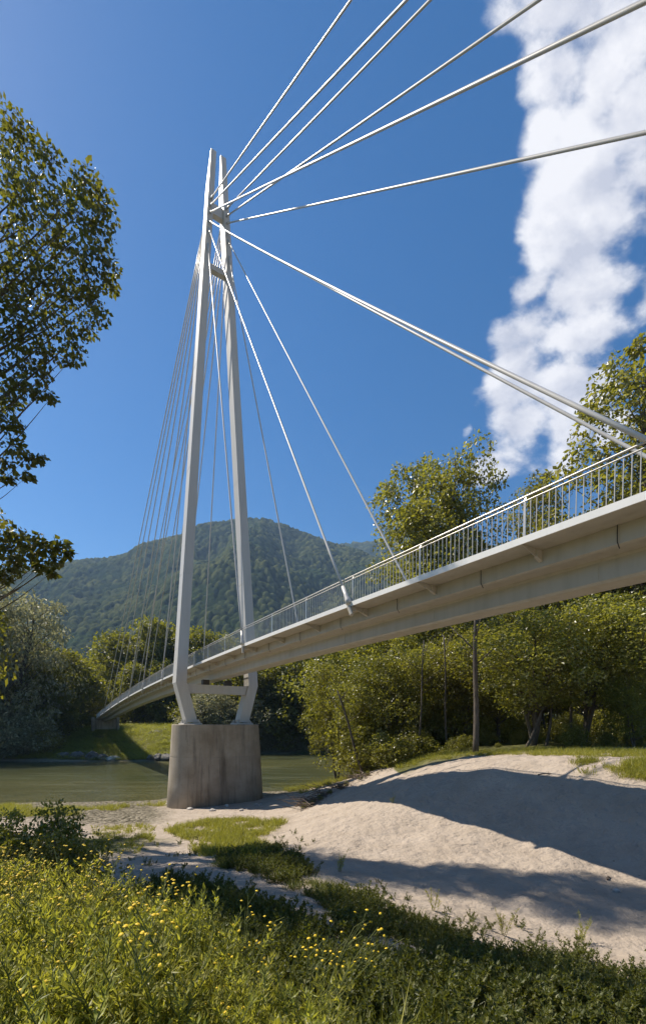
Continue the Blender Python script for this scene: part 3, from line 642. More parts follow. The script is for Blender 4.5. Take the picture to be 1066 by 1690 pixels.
# bare trunks at the edge of the wood
for x, y0, y1, Y, r_, ln, lab in ((785, 1248, 1130, 28.5, .17, .0, 'straight pale bare trunk standing at the crest of the dune'), (866, 1238, 1180, 29.5, .10, .42, 'slanting bare trunk leaning right under the broad bright crown'), (903, 1236, 1165, 30, .09, .1, 'thin grey stem left of the pale slim stem under the bright crown'),
                             (942, 1236, 1140, 30, .085, -.01, 'pale slim stem under the middle of the broad bright crown'), (1035, 1238, 1165, 29, .06, .02, 'thin pale stem under the acacia sapling at the right'), (600, 1270, 1150, 37, .10, -.30, 'dark stem leaning left over the water at the left end of the dune'),
                             (690, 1252, 1160, 35, .07, .05, 'thin dark trunk behind the left shoulder of the dune'), (738, 1248, 1150, 35.5, .08, -.03, 'dark trunk left of the straight pale bare trunk')):
    x_, _, z0 = W(x, y0, Y); zb = h1(x_, Y) - .2; z1 = (HY - y1) * Y / F + (5.0 if abs(ln) < .07 else .5); hh_ = z1 - zb; q = np.linspace(0, 1, 9)
    m = MB(); m.tube(np.stack([x_ + ln * hh_ * q + .06 * np.sin(q * 7 + x), Y + .05 * np.sin(q * 5), zb + hh_ * q], 1), r_ * (1.25 - .6 * q), 8)
    for j in range(4):
        k = .62 + .09 * j; b0 = np.array([x_ + ln * hh_ * k, Y, zb + hh_ * k]); a_ = j * 2.4; e = np.array([math.cos(a_), math.sin(a_) * .5, .9]) * hh_ * .22
        m.tube([b0, b0 + e * .5, b0 + e], [r_ * .35, r_ * .25, r_ * .1], 5)
    tag(m.build('bare_trunk', BARK, None, True), lab, 'tree trunk')

# far bank, seen right of the pier and under the pylon
FARR = [(320, 1118, 128, 1, 'dark round tree behind the lower pylon legs on the far bank'), (375, 1108, 126, 2, 'dark tree between the pylon legs on the far bank'), (425, 1098, 124, 0, 'dark tree right behind the right pylon foot'),
        (462, 1092, 120, 1, 'first dark tree right of the pier on the far bank'), (500, 1082, 123, 2, 'tall dark tree on the far bank between pier and dune wood'), (542, 1072, 121, 0, 'dark tree on the far bank beside the waterside alder'), (590, 1078, 124, 1, 'dark far bank tree half hidden behind the waterside alder'), (640, 1075, 126, 2, 'far bank tree behind the left end of the dune wood')]
for x, y, Y, k, lab in FARR: plant_tree(D_[k], x, y, Y, lab, 'broadleaf_tree', wide=1.15, base=-7.0)
for i in range(9):
    plant_tree(D_[i % 3], 300 + i * 42, 1118 + random.uniform(-8, 8), 142, 'dark tree of the second row on the far bank right of the bridge', 'broadleaf_tree', group='second row of far bank trees right of the bridge', wide=1.2, base=-2)
for x, y, Y, lab in ((322, 1150, 112, 'pale olive willow bush left of the pylon foot above the pier'), (352, 1142, 116, 'pale olive willow bush centred between the pylon legs'), (392, 1150, 113, 'pale olive willow bush by the right pylon foot')):
    plant_tree(K_WBUSH[0], x, y, Y, lab, 'willow_bush', 'bush')
for x, y, Y in ((446, 1205, 118), (470, 1212, 117), (495, 1205, 118), (522, 1212, 118), (550, 1205, 117), (420, 1205, 119)):
    plant_tree(K_WBUSH[0], x, y, Y, 'dark bush overhanging the far water edge right of the pier', 'bank_bush', 'bush', 'bushes along the far water edge', 1.2, base=-7.8)
# far bank, left of the bridge
BACK = [(178, 1085, 150, 0, 'tree directly behind the far end of the deck'), (205, 1045, 148, 1, 'tall yellow green tree left of the group behind the back stays'), (238, 1062, 142, 2, 'rounded tree in front of the group behind the back stays'), (262, 1030, 150, 0, 'tallest brownish tree behind the back stays'),
        (300, 1044, 146, 1, 'tree behind the near pylon leg'), (335, 1042, 150, 2, 'bright tree between the two pylon legs'), (150, 1120, 160, 1, 'small tree left of the far deck end'), (222, 1098, 132, 0, 'lower tree just behind the deck railing near the far end'), (270, 1092, 134, 2, 'leafy tree standing behind the deck left of the near pylon leg')]
for x, y, Y, k, lab in BACK: plant_tree(D_[k], x, y, Y, lab, 'broadleaf_tree', wide=.95)
LEFT = [(98, 1074, 112, 1, 'broad dark tree on the grassy far bank at the left', 1.1), (133, 1092, 118, 2, 'dark tree left of the bridge abutment', .95), (62, 1082, 118, 0, 'dark tree behind the grey green willow', 1.0), (30, 1045, 122, 1, 'tall dark tree behind the grey green willow at the left edge', .9), (-40, 1030, 110, 2, 'dark tree past the left edge of the far bank', 1.0), (80, 1100, 102, 0, 'low dark tree shading the bank left of the sunny grass', 1.0)]
for x, y, Y, k, lab, w in LEFT: plant_tree(D_[k], x, y, Y, lab, 'broadleaf_tree', wide=w)
plant_tree(K_WIL[0], 8, 972, 96, 'big grey green willow overhanging the river at the left edge', 'willow_tree', wide=1.0)
plant_tree(K_WIL[0], -75, 960, 95, 'willow past the left edge overhanging the river', 'willow_tree')
for x, y, Y in ((10, 1170, 93), (38, 1185, 93.5), (62, 1205, 94), (-15, 1165, 93), (85, 1218, 95)):
    plant_tree(K_WBUSH[0] if x < 40 else K_BUSH[0], x, y, Y, 'dark bush hanging over the water beneath the grey green willow', 'bank_bush', 'bush', 'dark bushes beneath the willow', 1.5)
for i in range(24):
    plant_tree(D_[i % 3], -20 + i * 32 + random.uniform(-10, 10), 1118 + random.uniform(-12, 12), random.uniform(185, 260), 'distant tree on the flat ground at the foot of the mountain', 'broadleaf_tree', group='distant trees at the foot of the mountain', wide=1.5, base=0)

# the big near poplar at the left edge, its crown reaching into the picture
def near_poplar():
    global rg
    rg = np.random.default_rng(77)
    KD = 21.5 / 16.5; X0, Y0 = -17.8, 21.5; zb = h1(X0, Y0) - .2
    root = tag(empty('poplar_tree', (X0, Y0, zb)), 'large near poplar whose leafy branches reach in from the left edge against the sky', 'tree')
    org = np.array([X0, Y0, zb]); T = MB(); K = MB()
    zz = np.linspace(0, 34, 16); wob = .18 * np.sin(zz * .5)
    P = np.stack([X0 + wob, Y0 + .15 * np.cos(zz * .4), zb + zz], 1); T.tube(P - org, .36 * (1 - zz / 36) + .02, 10)
    # branch ends (photo x, photo y, forward distance, clump radius)
    ends = []
    outline = [(20, 205, 16, .8), (50, 235, 16.5, .8), (5, 240, 17, 1), (85, 262, 16, .6), (15, 290, 16, 1.1), (60, 300, 17, .9), (40, 335, 15.5, 1), (140, 298, 15.5, .75), (165, 322, 16, .7), (120, 312, 17, .6), (172, 352, 16, .65), (95, 330, 16.5, .8), (130, 350, 15.5, .9), (85, 375, 17, .9),
               (165, 385, 16, .75), (150, 420, 15.5, .8), (180, 440, 16, .6), (110, 410, 16.5, .9), (60, 400, 16, 1), (20, 385, 17, 1), (140, 455, 16, .8), (182, 470, 16.5, .45), (95, 455, 16, .9), (50, 450, 16, 1), (10, 450, 16, 1.1), (120, 490, 16, .85), (155, 498, 16, .6),
               (70, 500, 16.5, .9), (30, 505, 16, 1), (145, 540, 16, .55), (100, 535, 16, .8), (165, 520, 15.8, .45), (60, 545, 16, .8), (125, 575, 16, .6), (20, 555, 16, .9), (80, 585, 16, .6), (45, 595, 16, .75), (115, 595, 15.5, .3), (10, 610, 16, .8), (70, 620, 16, .5), (40, 640, 15.5, .5), (15, 655, 16, .6),
               (85, 655, 15.5, .25), (60, 650, 15.5, .3), (5, 690, 15, .55), (30, 705, 15, .4), (20, 735, 15, .5), (45, 755, 14.5, .4), (68, 757, 14.5, .25), (10, 765, 15, .5), (45, 785, 14.5, .25), (15, 790, 14.8, .25),
               (5, 870, 13, .45), (30, 885, 13, .45), (60, 893, 12.6, .35), (80, 905, 12.6, .35), (100, 900, 12.5, .25), (15, 905, 13, .55), (50, 915, 12.8, .4), (90, 925, 12.5, .3), (112, 912, 12.4, .15), (25, 930, 13, .4), (65, 935, 12.6, .25), (10, 950, 13, .3), (85, 945, 12.5, .15)]
    for (x, y, Y, r_) in outline: ends.append((*W(x, y, Y * KD), r_ * KD * .74))
    for i in range(40):                                          # the rest of the crown outside the picture
        a = rg.random() * 6.28; z = rg.uniform(9, 30); rr = rg.uniform(1.2, 4.8) * (1 - .5 * max(0, (z - 17) / 10))
        x_, y_ = X0 - 1.4 + rr * math.cos(a), Y0 + .8 + rr * math.sin(a)
        if x_ / y_ > -.72: x_ = -.75 * y_ - rg.random() * 1.5
        ends.append((x_, y_, zb + z, rg.uniform(.8, 1.3)))
    for (x, y, z, r_) in ends:
        d = math.hypot(x - X0, y - Y0); z0 = max(zb + 2.5, z - (.62 if z > 12 else .06) * d); k = np.linspace(0, 1, 7)[:, None]
        pb = np.array([np.interp(z0, P[:, 2], P[:, 0]), np.interp(z0, P[:, 2], P[:, 1]), z0]); e = np.array([x, y, z])
        Q = pb + (e - pb) * k; Q[:, 2] -= (np.sin(k * 3.14) * .05 * d)[:, 0]
        T.tube(Q - org, np.linspace(.014 + .008 * d, .006, 7) * (1 if z > 12 else .55), 5, False)
        for s_ in range(int(5 + 7 * r_)):                        # twigs inside the clump
            dd = rdir(1)[0] * r_ * np.array([1, 1, .8]); T.tube([e - org - dd * .2, e - org + dd], [.008, .004], 3, False)
        n = int(40 + 185 * r_ ** 2)
        leaf_cloud(K, (e - org)[None], np.array([r_ * 1.05]), n, .225, .74, .55, True, .85, .10)
    link('trunk', T.mesh('near_poplar_trunk', BARK, True), root); link('crown', K.mesh('near_poplar_crown', L_POPLAR), root)
near_poplar()
plant_tree(P_[1], 0, 30, 14.8, 'second tall poplar standing left of the picture whose shade falls across the foreground', 'poplar_tree', wide=.56, X=-15.9)

# ------------------------------------------------------------------ low plants
def to_ground(x, y, lo=2.0, hi=140.0):
    Ys = np.geomspace(lo, hi, 600); Xs = (x - CX) * Ys / F; d = (HY - y) * Ys / F - hz(Xs, Ys); k = np.argmax(d < 0)
    return Xs[k], Ys[k], float(hz(Xs[k:k + 1], Ys[k:k + 1])[0])
def weed_arrays(seed, H, nst, leaf, flower=0, spread=.25, lw=.26):
    """one leafy herb: stems with narrow leaves, optionally yellow heads; returns mesh builder with 3 material slots"""
    global rg
    rg = np.random.default_rng(seed); S = MB(); Lf = MB(); Fl = []
    for i in range(nst):
        a = rg.random() * 6.28; h = H * (.65 + .45 * rg.random()); b0 = np.array([rg.normal() * .05, rg.normal() * .05, -.04]); tipv = np.array([math.cos(a) * spread * h, math.sin(a) * spread * h, h])
        k = np.linspace(0, 1, 6)[:, None]; P = b0 + tipv * k; P[:, :2] += (k ** 2 * .12 * h) * np.array([math.cos(a), math.sin(a)])
        S.tube(P, np.linspace(.0055, .002, 6), 4, False)
        n = int(38 * h / .6) + 10; tt = .12 + .88 * rg.random(n) ** .8
        pos = np.stack([np.interp(tt, k[:, 0], P[:, j]) for j in range(3)], 1); la = np.arange(n) * 2.4 + rg.random(n)
        D = unit(np.stack([np.cos(la), np.sin(la), .25 + .7 * tt + .3 * rg.normal(size=n)], 1)); Sd = unit(np.cross(D, np.array([0, 0, 1.0]) + .35 * rdir(n)))
        l = leaf * (1.15 - .6 * tt) * (.7 + .6 * rg.random(n)); Lf.leaves(pos, D, Sd, l, l * lw, .10, True, droop=.12)
        # side sprays
        for s_ in range(4):
            q = .35 + .6 * rg.random(); p0 = np.array([np.interp(q, k[:, 0], P[:, j]) for j in range(3)]); aa = rg.random() * 6.28; ln = .30 * h * (1.2 - q)
            p1 = p0 + np.array([math.cos(aa) * .75, math.sin(aa) * .75, .8]) * ln; S.tube([p0, p1], [.003, .0015], 3, False)
            m_ = 9; kk = rg.random((m_, 1)); D = unit((p1 - p0)[None] / ln + rdir(m_) * .9); l = leaf * .6 * (.6 + .6 * rg.random(m_)); Lf.leaves(p0 + (p1 - p0) * kk, D, unit(np.cross(D, rdir(m_))), l, l * lw, .1, True)
        if flower and i < flower:
            for s_ in range(5):
                aa = rg.random() * 6.28; ln = .16 * h * (.5 + rg.random()); p0 = P[-1] - np.array([0, 0, .10 * h * rg.random()]); p1 = p0 + np.array([math.cos(aa) * .6, math.sin(aa) * .6, .9]) * ln
                S.tube([p0, p1], [.003, .0018], 3, False); head(Fl, p1, .0095 + .004 * rg.random())
    return S, Lf, Fl
def head(lst, p, r): lst.append((tuple(p), r, (rg.normal() * .35, rg.normal() * .35)))
def head_mesh():
    mb = MB(); p = np.zeros(3); r = 1.0; nrm = np.array([0, 0, 1.0]); a1 = unit(np.cross(nrm, np.array([1, .2, 0]))); a2 = np.cross(nrm, a1); a = np.arange(8) * math.pi / 4
    ring = lambda rr, hh_: p + (a1[None] * np.cos(a)[:, None] + a2[None] * np.sin(a)[:, None]) * rr + nrm * hh_
    V = np.concatenate([ring(r * .35, -r * .5), ring(r, 0), ring(r * .55, r * .35), (p + nrm * r * .42)[None]]); q = []; t = []
    for j in range(8):
        j2 = (j + 1) % 8; q += [(j, j2, 8 + j2, 8 + j), (8 + j, 8 + j2, 16 + j2, 16 + j)]; t.append((16 + j, 16 + j2, 24))
    mb.add(V, q, t); return mb.mesh('flower_head', M_FLOWER)
HEAD = head_mesh()
def add_heads(lst, parent):
    for p, r, tl in lst:
        h_ = link('flower_head', HEAD, parent); h_.location = p; h_.scale = (r, r, r); h_.rotation_euler = (tl[0], tl[1], 0)
def grass_kind(seed, n, h):
    global rg
    rg = np.random.default_rng(seed); m = MB(); a = rg.random(n) * 6.28; P = np.stack([rg.normal(size=n) * .10, rg.normal(size=n) * .10, np.full(n, -.02)], 1)
    D = unit(np.stack([np.cos(a) * .45, np.sin(a) * .45, np.ones(n)], 1) + .25 * rdir(n)); l = h * (.5 + .8 * rg.random(n)); m.leaves(P, D, unit(np.cross(D, rdir(n))), l, np.full(n, .011), 0, True, droop=.3); return m
def weed_kind(*a, lmat=L_WEED, **k):
    S, Lf, Fl = weed_arrays(*a, **k)
    return (S.mesh('weed_stem', STEM), Lf.mesh('weed_leaves', lmat), Fl)
def place_weed(kind, X, Y, s, label, name, group=None, rot=None, tilt=(0, 0)):
    o = tag(empty(name, (X, Y, h1(X, Y))), label, 'plant', group); o.scale = (s, s, s); o.rotation_euler = (tilt[0], tilt[1], random.random() * 6.28 if rot is None else rot)
    link('stem', kind[0], o); link('leaves', kind[1], o)
    add_heads(kind[2], o)
    return o
LEAFY = [weed_kind(s, .72, 6, .085, 0, .26, lw=.20) for s in (31, 32, 33)]
BLOOM = [weed_kind(s, .80, 5, .085, 2, .20) for s in (41, 42)]
lab_l = 'leafy green herb in the sunlit mass of weeds at the lower left'; lab_f = 'yellow flowering herb in the sunlit mass of weeds at the lower left'
cnt = 0; rp = random.Random(5)
while cnt < 250:
    Y = rp.uniform(2.0, 7.0); X = rp.uniform(-.82, .02) * Y
    px, py = float(CX + F * X / Y), 0
    lim = 2.2 + (480 - px) / 480 * 4.2 if px < 480 else 2.6
    if Y > lim: continue
    s = rp.uniform(.75, 1.15) * (.85 if px > 330 else 1.0); bl = rp.random() < (.42 if px < 220 and Y > 3.4 else .10)
    place_weed((BLOOM if bl else LEAFY)[rp.randrange(2 if bl else 3)], X, Y, s, lab_f if bl else lab_l, 'flowering_herb' if bl else 'leafy_herb', 'yellow flowering herbs at the lower left' if bl else 'leafy herbs at the lower left', tilt=(rp.uniform(-.15, .15), rp.uniform(-.15, .15)))
    cnt += 1
TG = [grass_kind(s, 26, .40) for s in (65, 66)]
tgs = []
while len(tgs) < 240:
    Y = rp.uniform(2.0, 7.2); X = rp.uniform(-.85, .28) * Y; px = float(CX + F * X / Y)
    if Y < 2.4 + max(0, 480 - px) / 480 * 4.4: tgs.append((X, Y, h1(X, Y) - .02, rp.uniform(.7, 1.35), rp.uniform(0, 6.28), rp.randrange(2)))
TALL_GRASS = tgs
place_weed(LEAFY[0], *W(298, 1590, 3.3)[:2], 1.12, 'tall star topped herb rising above the lower left weeds', 'leafy_herb')
place_weed(LEAFY[1], *W(355, 1590, 3.1)[:2], .95, 'upright herb with spread leaves right of the tall star topped herb', 'leafy_herb')
# the arching flower stalks bending right at the bottom
def spray(x0, y0, Y, tips, label):
    global rg
    rg = np.random.default_rng(int(x0)); S = MB(); Fl = []; p0 = np.array([(x0 - CX) * Y / F, Y, 0]); p0[2] = h1(p0[0], Y)
    for (x, y, dY) in tips:
        e = np.array(W(x, y, Y + dY)); k = np.linspace(0, 1, 7)[:, None]; P = p0 + (e - p0) * k; P[:, 2] += (np.sin(k * 3.14) * .06)[:, 0]; S.tube(P - p0, np.linspace(.005, .002, 7), 4, False)
        for j in range(6):
            q = .6 + .4 * rg.random(); b0 = p0 + (e - p0) * q; b1 = b0 + np.array([rg.normal() * .05 + .03, rg.normal() * .05, .05 + .05 * rg.random()]); S.tube(np.array([b0, b1]) - p0, [.0022, .0014], 3, False)
            if rg.random() < .6: head(Fl, b1 - p0, .0095 + .004 * rg.random())
    o = tag(empty('flower_stalk', tuple(p0)), label, 'plant'); link('stem', S.mesh('stalk', STEM), o); add_heads(Fl, o)
spray(515, 1680, 3.0, [(560, 1545, .1), (585, 1530, .2), (600, 1518, 0), (625, 1530, .1), (640, 1545, .2), (650, 1558, 0), (615, 1560, .1), (575, 1560, 0)], 'dry arching stalks with yellow heads bending to the right at the bottom')
spray(400, 1650, 3.0, [(455, 1520, 0), (440, 1528, .1), (425, 1535, 0), (448, 1535, .1), (410, 1478, .2), (405, 1500, .1)], 'yellow flower stalks leaning right at the edge of the lower left weeds')
spray(500, 1690, 2.9, [(510, 1555, 0), (525, 1548, 0), (535, 1560, .1), (470, 1560, .1), (542, 1545, .1)], 'short upright yellow flower stalks left of the dry arching stalks')
spray(5, 1500, 5.2, [(40, 1372, 0), (60, 1395, .1), (25, 1400, .2), (90, 1415, 0), (75, 1410, .1), (48, 1420, .2)], 'tall yellow flower stalks at the left edge in front of the dark bush')
# dark bush at the left behind the flowers
for x, y, Y, s, lab in ((25, 1345, 8.6, 1.0, 'dark green bush at the left edge behind the yellow flowers'), (75, 1338, 9.0, 1.0, 'tallest dark green bush beside the gravel shore at the left'), (118, 1375, 8.4, .8, 'low dark green bush next to the sandy strip at the left')):
    plant_tree(K_BUSH[0 if x != 75 else 1], x, y, Y, lab, 'bush', 'bush', wide=.85)

# ground cover nobody could count: same kinds in dark shade tones and bright sun tones
def scatter(name, mats, kinds, spots, kindlabel):
    mb = MB(); pre = [k.arrays() for k in kinds]
    for (X, Y, Z, s, a, ki) in spots:
        v, q, t, rq, rt, mq, mt = pre[ki]; c_, s_ = math.cos(a) * s, math.sin(a) * s
        v2 = np.stack([v[:, 0] * c_ - v[:, 1] * s_ + X, v[:, 0] * s_ + v[:, 1] * c_ + Y, v[:, 2] * s + Z], 1)
        mb.add(v2, q, t, rq, rt)
    return tag(mb.build(name, mats), kind='stuff')
def spots_in(poly, n, y0, y1, smin, smax, nk, seed, x0=-1.0, x1=1.0, patch=None):
    r_ = np.random.default_rng(seed); out = []
    while len(out) < n:
        Y = np.sqrt(r_.uniform(y0 ** 2, y1 ** 2, 4000)); X = r_.uniform(x0, x1, 4000) * Y; Z = hz(X, Y); px, py = pix(X, Y, Z)
        k = inside(px, py, poly)
        if patch is not None: k &= vnoise(X / patch[0], Y / patch[0], seed) > patch[1]
        if k.sum() == 0: break
        for i in np.nonzero(k)[0]: out.append((X[i], Y[i], Z[i] - .02, r_.uniform(smin, smax), r_.uniform(0, 6.28), r_.integers(nk)))
    return out[:n]
def cover_kind(seed, H, nst, leaf, lw=.45):
    S, Lf, Fl = weed_arrays(seed, H, nst, leaf, 0, .45, lw); return Lf
CK = [cover_kind(s, .34, 4, .075) for s in (51, 52, 53)]; GK = [grass_kind(s, 46, .26) for s in (61, 62, 63)]
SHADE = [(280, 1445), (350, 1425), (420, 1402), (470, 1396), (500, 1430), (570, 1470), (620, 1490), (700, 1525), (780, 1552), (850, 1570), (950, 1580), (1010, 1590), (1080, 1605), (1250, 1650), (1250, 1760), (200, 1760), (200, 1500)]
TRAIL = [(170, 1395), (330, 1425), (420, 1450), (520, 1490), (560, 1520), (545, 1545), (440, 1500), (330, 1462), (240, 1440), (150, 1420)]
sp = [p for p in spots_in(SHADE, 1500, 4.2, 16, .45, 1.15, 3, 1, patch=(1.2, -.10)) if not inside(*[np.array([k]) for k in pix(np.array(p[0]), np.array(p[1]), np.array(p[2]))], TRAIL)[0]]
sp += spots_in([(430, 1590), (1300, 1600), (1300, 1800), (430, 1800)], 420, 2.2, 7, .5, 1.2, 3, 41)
scatter('ground_cover', L_SHADE_TONED, CK, sp, '')
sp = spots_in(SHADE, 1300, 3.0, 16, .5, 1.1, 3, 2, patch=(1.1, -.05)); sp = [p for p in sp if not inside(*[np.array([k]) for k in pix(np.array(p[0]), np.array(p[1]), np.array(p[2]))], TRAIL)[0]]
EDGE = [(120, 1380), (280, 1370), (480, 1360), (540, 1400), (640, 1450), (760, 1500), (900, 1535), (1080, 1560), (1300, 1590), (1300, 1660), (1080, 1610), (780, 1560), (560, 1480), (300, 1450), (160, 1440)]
scatter('sparse_ground_cover', L_SHADE_TONED, CK, spots_in(EDGE, 150, 5, 30, .25, .8, 3, 45, patch=(.7, .02)), '')
scatter('shade_toned_grass', L_SHADE_TONED, GK, sp, '')
SUN1 = [(275, 1372), (330, 1358), (400, 1355), (470, 1358), (450, 1375), (425, 1385), (440, 1400), (430, 1425), (370, 1425), (320, 1405), (310, 1388)]
SUN2 = [(950, 1262), (975, 1256), (1010, 1262), (1066, 1256), (1250, 1255), (1250, 1300), (1066, 1290), (1000, 1285), (965, 1278)]
SUN3 = [(800, 1247), (850, 1240), (1000, 1240), (1250, 1243), (1250, 1258), (1066, 1256), (1000, 1252), (920, 1250)]
SUN4 = [(150, 1368), (250, 1362), (260, 1395), (240, 1412), (160, 1408)]
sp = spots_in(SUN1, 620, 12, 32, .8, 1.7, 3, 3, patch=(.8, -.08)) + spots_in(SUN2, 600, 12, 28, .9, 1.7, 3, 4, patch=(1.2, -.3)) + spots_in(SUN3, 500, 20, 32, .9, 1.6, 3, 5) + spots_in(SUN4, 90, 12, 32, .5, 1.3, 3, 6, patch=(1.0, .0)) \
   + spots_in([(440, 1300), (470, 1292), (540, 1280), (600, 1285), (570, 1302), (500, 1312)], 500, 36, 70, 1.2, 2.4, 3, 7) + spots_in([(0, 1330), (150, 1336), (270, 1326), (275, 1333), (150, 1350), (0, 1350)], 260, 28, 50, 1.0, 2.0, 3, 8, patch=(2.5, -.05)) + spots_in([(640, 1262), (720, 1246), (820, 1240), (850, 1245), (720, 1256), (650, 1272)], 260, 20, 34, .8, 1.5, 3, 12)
scatter('sun_toned_grass', L_GRASS, GK, sp, '')  # same blades as the dark grass, sunlight put into a brighter colour
scatter('sun_toned_cover', L_WEED, CK, spots_in(SUN1, 170, 12, 32, .5, 1.2, 3, 23, patch=(.9, -.02)) + spots_in(SUN2, 70, 12, 28, .5, 1.1, 3, 24) + spots_in(SUN4, 40, 12, 32, .5, 1.0, 3, 26, patch=(1.0, .05)), '')
BANK = [(0, 1180), (150, 1188), (300, 1196), (330, 1200), (420, 1200), (420, 1252), (0, 1258)]
mg = [grass_kind(s, 40, .75) for s in (71, 72)]
for k in mg: k.v = [v * np.array([3.2, 3.2, 1]) for v in k.v]
sp = [p for p in spots_in(BANK, 2600, 90, 125, .8, 1.8, 2, 9, -.85, 0)]
scatter('far_bank_grass', L_GRASS, mg, sp, '')

deb = []
for kk_ in range(3):
    m = MB(); r0 = np.random.default_rng(80 + kk_)
    m.tube([(-.05, 0, .004), (0, .008, .008), (.06, -.004, .004)], [.005, .006, .003], 5) if kk_ else m.box((0, 0, .008), (.035, .028, .02), np.array([[.9, .43, 0], [-.43, .9, 0], [0, 0, 1]])); deb.append(m)
SANDP = [(470, 1340), (640, 1290), (860, 1245), (1066, 1250), (1300, 1300), (1300, 1600), (1066, 1570), (850, 1530), (700, 1480), (560, 1420), (480, 1380)]
STRIP = [(130, 1360), (280, 1338), (470, 1345), (520, 1400), (330, 1440), (200, 1420)]
scatter('sand_litter', TWIG, deb, spots_in(SANDP, 420, 7, 32, .5, 1.7, 3, 43) + spots_in(STRIP, 260, 9, 34, .6, 2.0, 3, 44), '')
scatter('tall_grass', L_GRASS, TG, TALL_GRASS, '')
# single plants on the sand
for x, y, s, lab in ((648, 1328, .62, 'lone green weed on the edge of the bridge shadow on the dune'), (560, 1440, .8, 'leafy weed beside the fallen stick at the foot of the dune'), (830, 1545, .8, 'leafy weed in front of the tree shadow on the sand'), (960, 1560, .75, 'leafy weed at the lower right edge of the sand'), (715, 1505, .7, 'leafy weed where the sand meets the shaded ground cover')):
    X, Y, Z = to_ground(x, y); place_weed(LEAFY[int(x) % 3], X, Y, s, lab, 'sand_weed')

# ------------------------------------------------------------------ stones, sticks and driftwood
def rock(name, X, Y, r_, label, cat='rock', m_=ROCK, seed=1, flat=.65, group=None, sink=.25):
    r0 = np.random.default_rng(seed); n, k = 14, 9; P = []
    ph = r0.uniform(0, 6, 6)
    for i in range(k):
        a = math.pi * i / (k - 1)
        P.append([((1 + .22 * math.sin(2 * b_ + ph[0] + i) + .16 * math.sin(3 * b_ + ph[1] - i * 1.3)) * math.sin(a) * math.cos(b_) * r_, (1 + .2 * math.sin(2 * b_ + ph[2] + i * .8)) * math.sin(a) * math.sin(b_) * r_ * .8, -math.cos(a) * r_ * flat * (1 + .15 * math.sin(b_ * 2 + ph[3]))) for b_ in np.arange(n) * 2 * math.pi / n])
    m = MB(); m.loft(P); o = m.build(name, m_); o.location = (X, Y, max(h1(X, Y), WATER - .2) + r_ * flat * (1 - sink * 2)); o.rotation_euler.z = seed; return tag(o, label, cat, group)
X, Y, Z = to_ground(1017, 1474); rock('stone', X, Y, .095, 'pale stone lying alone on the sunlit sand at the right', 'stone', PALE, 3)
for i, (x, y, r_, lab) in enumerate(((128, 1252, 1.5, 'dark boulder at the far water edge left of the abutment shadow'), (152, 1250, 1.7, 'largest dark boulder at the far water edge in front of the grass'), (170, 1253, 1.2, 'angular boulder beside the largest dark boulder'), (188, 1255, 1.5, 'pale flat slab at the water edge left of the bridge shadow'),
                                     (262, 1250, 1.3, 'dark boulder just left of the pier at the far water edge'), (274, 1248, 1.4, 'boulder half hidden by the left side of the pier'), (106, 1251, 1.2, 'dark boulder below the low tree at the left far bank'), (250, 1252, 1.0, 'small boulder right of the bridge shadow at the water edge'))):
    Yr = 91.5; rock('boulder', (x - CX) * Yr / F, Yr, r_, lab, 'rock', PALE if 'pale' in lab else ROCK, 10 + i, .35 if 'pale' in lab else .62)
for i in range(16):
    Xr = random.uniform(-42, -28); rock('boulder', (random.uniform(255, 300) - CX) * 112 / F, random.uniform(108, 113), random.uniform(.5, .9), 'small rock in the broken row across the sunny far bank', 'rock', ROCK, 30 + i, .5, 'row of rocks across the sunny far bank')
for i in range(12):
    x = random.uniform(270, 440); X, Y, Z = to_ground(x, 1332 + random.uniform(-3, 8)); rock('stone', X, Y, random.uniform(.10, .24), 'pale stone in the gravel at the foot of the pier', 'stone', PALE, 60 + i, .55, 'stones at the foot of the pier')
def twigs(mb, c, n, ln, r_, rng_, up=.35):
    for i in range(n):
        a = rng_.uniform(0, 6.28); d = np.array([math.cos(a), math.sin(a), rng_.uniform(-.1, up)]); l = ln * rng_.uniform(.4, 1); p = np.asarray(c) + rng_.normal(size=3) * np.array([.5, .4, .08]); k = np.linspace(0, 1, 5)[:, None]
        P = p + d * l * k + np.sin(k * 3 + i) * rng_.normal(size=3) * .10; mb.tube(P, np.linspace(r_, r_ * .3, 5), 4, False)
        for j in range(2):
            b0 = P[2 + j]; mb.tube([b0, b0 + (d + rng_.normal(size=3) * .7) * l * .3], [r_ * .45, r_ * .15], 3, False)
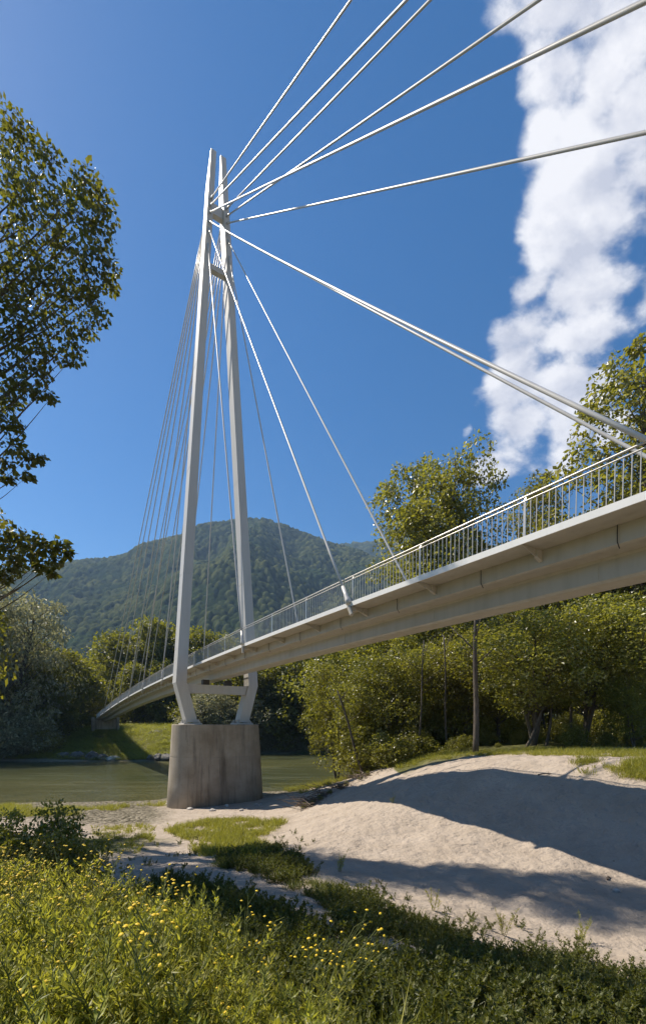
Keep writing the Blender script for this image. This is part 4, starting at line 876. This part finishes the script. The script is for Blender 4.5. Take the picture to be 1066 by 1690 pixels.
for i, (x, y, lab) in enumerate(((505, 1334, 'tangle of driftwood twigs nearest the pier at the left foot of the dune'), (535, 1316, 'dark driftwood pile in the middle of the left dune edge'), (565, 1302, 'driftwood branches below the waterside alder'), (600, 1286, 'uppermost driftwood branches on the left dune crest'), (520, 1325, 'low driftwood heap between the twigs and the dark pile'))):
    X, Y, Z = to_ground(x, y); m = MB(); twigs(m, (0, 0, .12), 34, 1.5, .03, np.random.default_rng(i + 5)); o = m.build('driftwood_pile', TWIG); o.location = (X, Y, Z); tag(o, lab, 'driftwood')
    for j in range(2):
        plant_tree(K_BUSH[j], x + 12 * j - 4, y - 6 - 6 * j, Y + .5, 'low scrub growing through the driftwood at the left dune edge', 'scrub_bush', 'bush', 'scrub among the driftwood', .9)
for x, y, ln, a, lab in ((455, 1397, 1.3, .3, 'dark fallen stick beside the sunny grass at the foot of the dune'), (905, 1281, .9, .1, 'short stick on the upper edge of the bridge shadow on the dune'), (1005, 1453, .3, .8, 'small stick on the sunlit sand near the pale stone')):
    X, Y, Z = to_ground(x, y); k = np.linspace(0, 1, 6)[:, None]; m = MB(); m.tube(np.array([math.cos(a), math.sin(a), .06]) * ln * (k - .5) + np.sin(k * 5) * np.array([0, .04, .03]), np.linspace(.03, .012, 6), 6)
    m.tube([(0, 0, .02), (.12 * ln, .2 * ln, .12 * ln)], [.014, .006], 5); o = m.build('fallen_stick', TWIG); o.location = (X, Y, Z + .03); tag(o, lab, 'stick')

# ------------------------------------------------------------------ the air
HAZE = 0.00010
if HAZE:
    hm = bpy.data.materials.new('air'); hm.use_nodes = True; t = hm.node_tree; t.nodes.clear()
    pv = N(t, 'ShaderNodeVolumePrincipled'); pv.inputs['Color'].default_value = (.45, .66, 1.0, 1); pv.inputs['Density'].default_value = HAZE; pv.inputs['Anisotropy'].default_value = .2
    o_ = N(t, 'ShaderNodeOutputMaterial'); t.links.new(pv.outputs[0], o_.inputs['Volume'])
    m = MB(); m.box((0, 2150, 600), (8600, 5300, 1222)); tag(m.build('haze', hm), kind='stuff')
